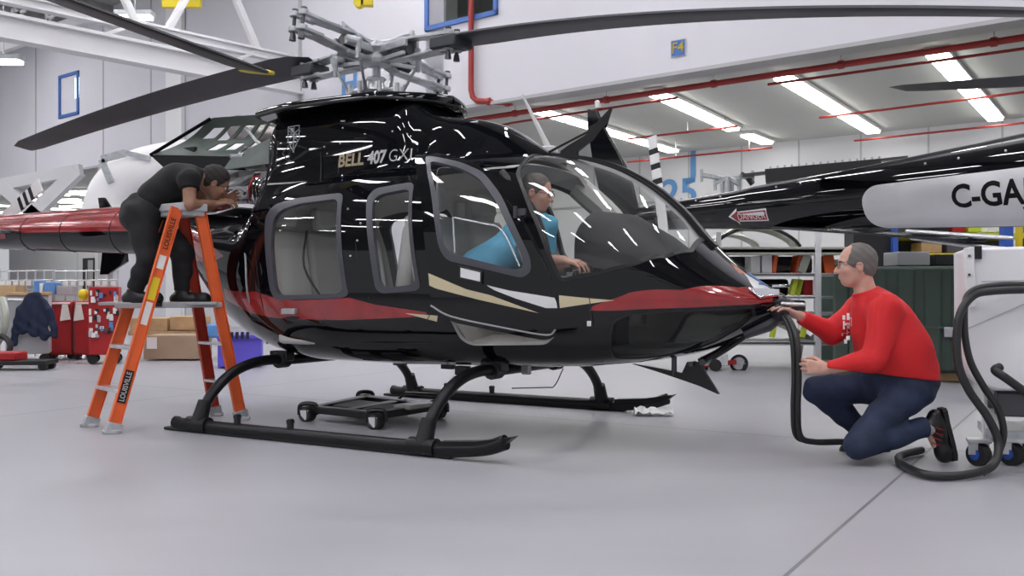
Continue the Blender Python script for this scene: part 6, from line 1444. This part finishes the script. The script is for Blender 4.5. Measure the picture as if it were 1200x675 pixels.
# ================================================================ people
def basis(fwd, up=(0, 0, 1)):
    f = V3(fwd).normalized(); u = V3(up); l = u.cross(f).normalized(); u = f.cross(l)
    return Matrix((f, l, u)).transposed()
def figure(lbl, J, skin_='skin', h=.006, loc=None, rz=0, build=1.0, sleeves='long', shirt='shirt_red', legs='jeans', shoe='black_semi', hairm='hair_dark', glasses=True, belly=0, haircuts=(), seed=0, arms=(1, 1)):
    allp = [V3(p) for k in ('pelvis', 'chest', 'neck', 'head') for p in [J[k]]]+[V3(p) for k in ('sh', 'el', 'wr', 'hip', 'kn', 'an', 'toe') for p in J[k]]
    lo = [min(p[i] for p in allp)-.26 for i in range(3)]; hi = [max(p[i] for p in allp)+.26 for i in range(3)]
    r = empty('person', loc or (0, 0, 0), rz, label=lbl, cat='person'); R = J['R']
    S = Field(lo, hi, h); P, Ch, Nk = V3(J['pelvis']), V3(J['chest']), V3(J['neck']); hc = V3(J['head'])
    S.chain([P, P.lerp(Ch, .5), Ch], [.12, .115, .12], .05)
    S.cone(Ch, Nk, .12, .06, .05); S.cone(Nk, hc+R@V3((-.025, 0, -.05)), .058, .055, .02)
    for i in (0, 1):
        S.cone(Ch.lerp(Nk, .55), J['sh'][i], .06, .055, .04)
        S.chain([J['sh'][i], J['el'][i], J['wr'][i]], [.052*build, .041*build, .029], .02)
        S.chain([J['hip'][i], J['kn'][i], J['an'][i]], [.075, .046, .034], .02); S.cone(J['an'][i], V3(J['an'][i]).lerp(V3(J['toe'][i]), .6), .034, .022, .01)
        q = J['hand'][i]; hand(S, J['wr'][i], q[0], q[1], q[2], q[3], q[4], 1.0)
    head(S, hc, R)
    S.mesh('body', skin_, r); body = r.children[0]
    eyes(hc, R, body, glasses=glasses)
    hair(hc, R, body, hairm, [hc[i]-.16 for i in range(3)], [hc[i]+.17 for i in range(3)], cuts=haircuts, grow=J.get('grow', .006))
    # shirt
    S = Field(lo, hi, h); wd = J.get('torso', (.165, .16, .15)); side = V3(J['sh'][0])-V3(J['sh'][1]); side = side.normalized()
    W1 = V3(J.get('waist', P.lerp(Ch, .45)))
    for sg in (-1, 1):
        S.chain([P+side*.045*sg+(Ch-P).normalized()*.03, W1+side*.05*sg, Ch+side*.065*sg], [wd[0]-.03, wd[1]-.03, wd[2]-.03], .06, flata=False)
    if belly: S.ell(J['belly'], (belly, belly*1.1, belly), None, .08)
    S.cone(Ch, Nk+(hc-Nk)*.12, wd[2]-.02, .068, .06)
    for i in (0, 1):
        S.cone(Ch.lerp(Nk, .6), J['sh'][i], .08, .072*build, .05)
        if sleeves == 'long': S.cone(J['sh'][i], J['el'][i], .075*build, .060*build, .03); S.cone(J['el'][i], V3(J['el'][i]).lerp(V3(J['wr'][i]), .93), .058*build, .041, .02, flat=True)
        else: S.cone(J['sh'][i], V3(J['sh'][i]).lerp(V3(J['el'][i]), J.get('cuff', .62)), .072*build, .066*build, .03, flat=True)
    S.folds(J.get('fold', .003), 34, seed)
    t = (Nk+(hc-Nk)*.14); S.clip(t, Nk-hc+V3((0, 0, 0)))
    S.clip(*(J['hem'] if 'hem' in J else (P-(Ch-P).normalized()*.06, Ch-P)))
    sh = S.mesh('shirt', shirt, r)
    # trousers
    S = Field(lo, hi, h); S.cone(P-side*.05, P+side*.05, .15, .15, .05); S.cone(P, P.lerp(W1, .45), wd[0]-.035, wd[0]-.04, .05); S.clip(P.lerp(W1, .55), P-W1)
    for i in (0, 1):
        hp, kn, an = [V3(J[k][i]) for k in ('hip', 'kn', 'an')]
        S.cone(P+(hp-P)*.6, hp, .13, .115, .05); S.cone(hp, kn, .108, .075, .04); S.cone(kn, kn.lerp(an, .45), .073, .066, .03); S.cone(kn.lerp(an, .45), kn.lerp(an, .95), .066, .054, .03, flat=True)
    S.folds(.0035, 40, seed+3)
    tr = S.mesh('trousers', legs, r)
    # shoes
    for i in (0, 1):
        an, to = V3(J['an'][i]), V3(J['toe'][i]); up = V3(J['sole'][i])*-1 if 'sole' in J else V3((0, 0, 1)); d = (to-an); d = (d-up*d.dot(up)).normalized(); b = an-up*.045
        l2 = [min(an[k], to[k])-.16 for k in range(3)]; h2_ = [max(an[k], to[k])+.16 for k in range(3)]; S = Field(l2, h2_, .005); lat = up.cross(d)
        S.chain([b-d*.045, b+d*.06, b+d*.17], [.042, .042, .036], .03); S.cone(an+up*.02, b, .046, .044, .03, flata=True); S.ell(b+d*.15-up*.005, (.05, .05, .05), None, .03)
        S.clip(b-up*.035, up); S.mesh('shoe', shoe, r)
        m = MB(); pr = [(-.085, .03), (-.07, .043), (.0, .038), (.10, .047), (.17, .046), (.205, .028), (.212, 0), (.205, -.028), (.17, -.046), (.10, -.047), (0, -.038), (-.07, -.043), (-.085, -.03)]
        m.prism(pr, .024, lambda u, w, t: b+d*u+lat*w-up*(.055-t)); m.build('shoe_sole', 'black_matte', r, bev=.004)
    return r, body, sh, tr
X3 = lambda px, py, Y: Vector(at(px, py, Y))
# kneeling man
fw = V3((-1, .10, -.06))
J = dict(pelvis=X3(1058, 446, 5.45), waist=X3(1045, 408, 5.45), chest=X3(1032, 374, 5.45), neck=X3(1015, 345, 5.45), head=X3(1003, 311, 5.45), R=basis(fw), grow=.004,
    sh=[X3(1038, 364, 5.26), X3(1012, 360, 5.64)], el=[X3(1024, 421, 5.20), X3(974, 391, 5.66)], wr=[X3(968, 432, 5.30), X3(937, 370, 5.60)],
    hand=[(V3((-1, .15, .10)), V3((.1, 1, -.1)), -1, (.75, .95, .7), .7), (V3((-1, -.10, .45)), V3((-.2, -.1, -1)), -1, (.2, .35, .25), .3)],
    hip=[X3(1066, 454, 5.34), X3(1042, 452, 5.58)], kn=[X3(1006, 521, 5.25), X3(958, 457, 5.62)], an=[X3(1089, 500, 5.30), X3(1026, 519, 5.72)],
    toe=[X3(1100, 534, 5.30), X3(990, 532, 5.72)], sole=[V3((.97, 0, .22)), V3((0, 0, -1))], torso=(.218, .205, .170), fold=.003, belly=0, hem=(X3(1050, 439, 5.45), V3((.12, 0, 1))))
k_, kb, ks, kt = figure('person in red sweatshirt and jeans kneeling with one hand on the helicopter nose', J, seed=1, build=1.12, hairm='hair_grey',
    haircuts=[((.035, 0, .08), (-1, 0, -.45)), ((.0, 0, -.07), (-.35, 0, 1))])
# belt, socks, print on the chest, watch
d_ = (J['waist']-J['pelvis']).normalized(); m = MB(); c = J['pelvis'].lerp(J['waist'], .38)
m.tube([c+V3((.170*math.cos(a), .200*math.sin(a), -.02)) for a in np.linspace(0, 2*PI, 33)], .016, 6, cap=False); m.build('belt', 'black_matte', kt)
S = Field([J['an'][0][i]-.12 for i in range(3)], [J['an'][0][i]+.12 for i in range(3)], .005); S.cone(J['kn'][0].lerp(J['an'][0], .9), J['an'][0]+V3((.05, 0, -.0)), .044, .045, .01, flata=True, flat=True); S.mesh('sock', 'sock', k_)
m = MB(); sd = J['sh'][0]; c = X3(991, 385, 5.33)
def on_shirt(px, py):
    o = Vector((0, 0, CAMH)); d = Vector(((px-600)/FPX, 1, (HZ-py)/FPX)).normalized(); ok, p, n, i = ks.ray_cast(o, d); return (p-d*.004, n) if ok else (X3(px, py, 5.3), V3((0, -1, 0)))
for px, py, w_, h_ in ((989, 372, 3, 5), (994, 371, 3, 8), (993, 380, 6, 3), (989, 381, 2, 10), (994, 386, 3, 8), (990, 392, 7, 3), (994, 396, 4, 5), (997, 377, 2, 10), (991, 400, 3, 5)):
    q = [on_shirt(px+a*w_/2, py+b*h_/2)[0] for a, b in ((-1, -1), (1, -1), (1, 1), (-1, 1))]; m.add(q+[p+V3((.0, .006, 0)) for p in q], [(0, 1, 2, 3), (7, 6, 5, 4), (0, 4, 5, 1), (1, 5, 6, 2), (2, 6, 7, 3), (3, 7, 4, 0)])
m.build('shirt_print', 'white', ks, smooth=0)
# pink laces on the near shoe
m = MB()
for i in range(4): a = X3(1101-i*1.5, 503+i*6, 5.235); m.cyl(a+V3((-.02, 0, .01)), a+V3((.025, -.0, -.005)), .004, n=6)
m.build('shoe_laces', 'paint_red', k_)
# man on the ladder
Yl = 7.0
fw = V3((.80, .30, -.52))
J = dict(pelvis=X3(168, 250, Yl), waist=X3(186, 229, Yl), chest=X3(208, 213, Yl), neck=X3(234, 208, Yl+.02), head=X3(252, 214, Yl+.06), R=basis(fw, (.45, 0, .9)), grow=.005,
    sh=[X3(222, 210, Yl-.19), X3(226, 210, Yl+.21)], el=[X3(222, 240, Yl-.24), X3(240, 243, Yl+.26)], wr=[X3(250, 239, Yl+.0), X3(262, 236, Yl+.22)],
    hand=[(V3((.8, .35, .22)), V3((0, .5, -.9)), 1, (.35, .5, .3), .4), (V3((.7, -.1, .3)), V3((.1, -.9, -.3)), -1, (.4, .5, .3), .4)],
    hip=[X3(165, 254, Yl-.13), X3(178, 256, Yl+.08)], kn=[X3(174, 304, Yl-.24), X3(214, 296, Yl+.02)], an=[X3(157, 342, Yl-.22), X3(213, 343, Yl+.02)],
    toe=[X3(184, 352, Yl-.24), X3(241, 353, Yl+.02)], torso=(.145, .14, .15), fold=.003, cuff=.38)
l_, lb, ls, lt = figure('person in black T-shirt standing on the ladder, bent into the open engine bay', J, skin_='skin_dark', seed=4, sleeves='short', shirt='shirt_black', legs='trousers_black', hairm='hair_dark',
    haircuts=[((.060, 0, .05), (-1, 0, .45)), ((.0, 0, -.05), (-.4, 0, 1))])
# pilot in the right-hand seat, in the helicopter's frame
Hh = lambda px, py, y: hl(px, py, y)
hd_ = hl(629, 226, -.34)
fw = V3((1, .12, -.22))
J = dict(pelvis=V3((.70, -.33, .96)), waist=V3((.78, -.33, 1.08)), chest=hl(612, 284, -.33), neck=hl(620, 251, -.34), head=hd_, R=basis(fw), grow=.003,
    sh=[hl(607, 268, -.50), hl(640, 264, -.14)], el=[hl(620, 303, -.58), V3((1.10, -.08, 1.08))], wr=[hl(660, 305, -.46), V3((1.36, -.14, 1.10))],
    hand=[(V3((1, .1, -.15)), V3((.1, .3, -1)), 1, (.35, .5, .3), .3), (V3((1, -.1, -.1)), V3((0, 0, -1)), -1, (.3, .4, .3), .3)],
    hip=[V3((.72, -.43, .96)), V3((.72, -.23, .96))], kn=[V3((1.14, -.46, .99)), V3((1.14, -.20, .99))], an=[V3((1.36, -.42, .68)), V3((1.36, -.22, .68))],
    toe=[V3((1.52, -.42, .63)), V3((1.52, -.22, .63))], torso=(.16, .155, .155), fold=.003)
p_, pb, ps, pt = figure('person with glasses in bright blue T-shirt sitting in the cockpit', J, seed=7, loc=HO, rz=HA, sleeves='short', shirt='shirt_blue', legs='grey_dark', hairm='hair_grey',
    haircuts=[((.058, 0, .05), (-1, 0, .35)), ((.0, 0, -.05), (-.4, 0, 1))])
# ================================================================ camera and light
cam = bpy.data.cameras.new('camera'); co = bpy.data.objects.new('camera', cam); C.objects.link(co)
cam.sensor_width = 36; cam.lens = FPX/1200*36; co.location = (0, 0, CAMH); co.rotation_euler = (PI/2, 0, 0); cam.clip_end = 200
bpy.context.scene.camera = co
w = bpy.data.worlds.new('world'); bpy.context.scene.world = w; w.use_nodes = True
w.node_tree.nodes['Background'].inputs['Color'].default_value = (.93, .95, 1, 1); w.node_tree.nodes['Background'].inputs['Strength'].default_value = .5
vs = bpy.context.scene.view_settings; vs.view_transform = 'Standard'; vs.look = 'None'; vs.gamma = 1; vs.exposure = .06; vs.use_curve_mapping = False
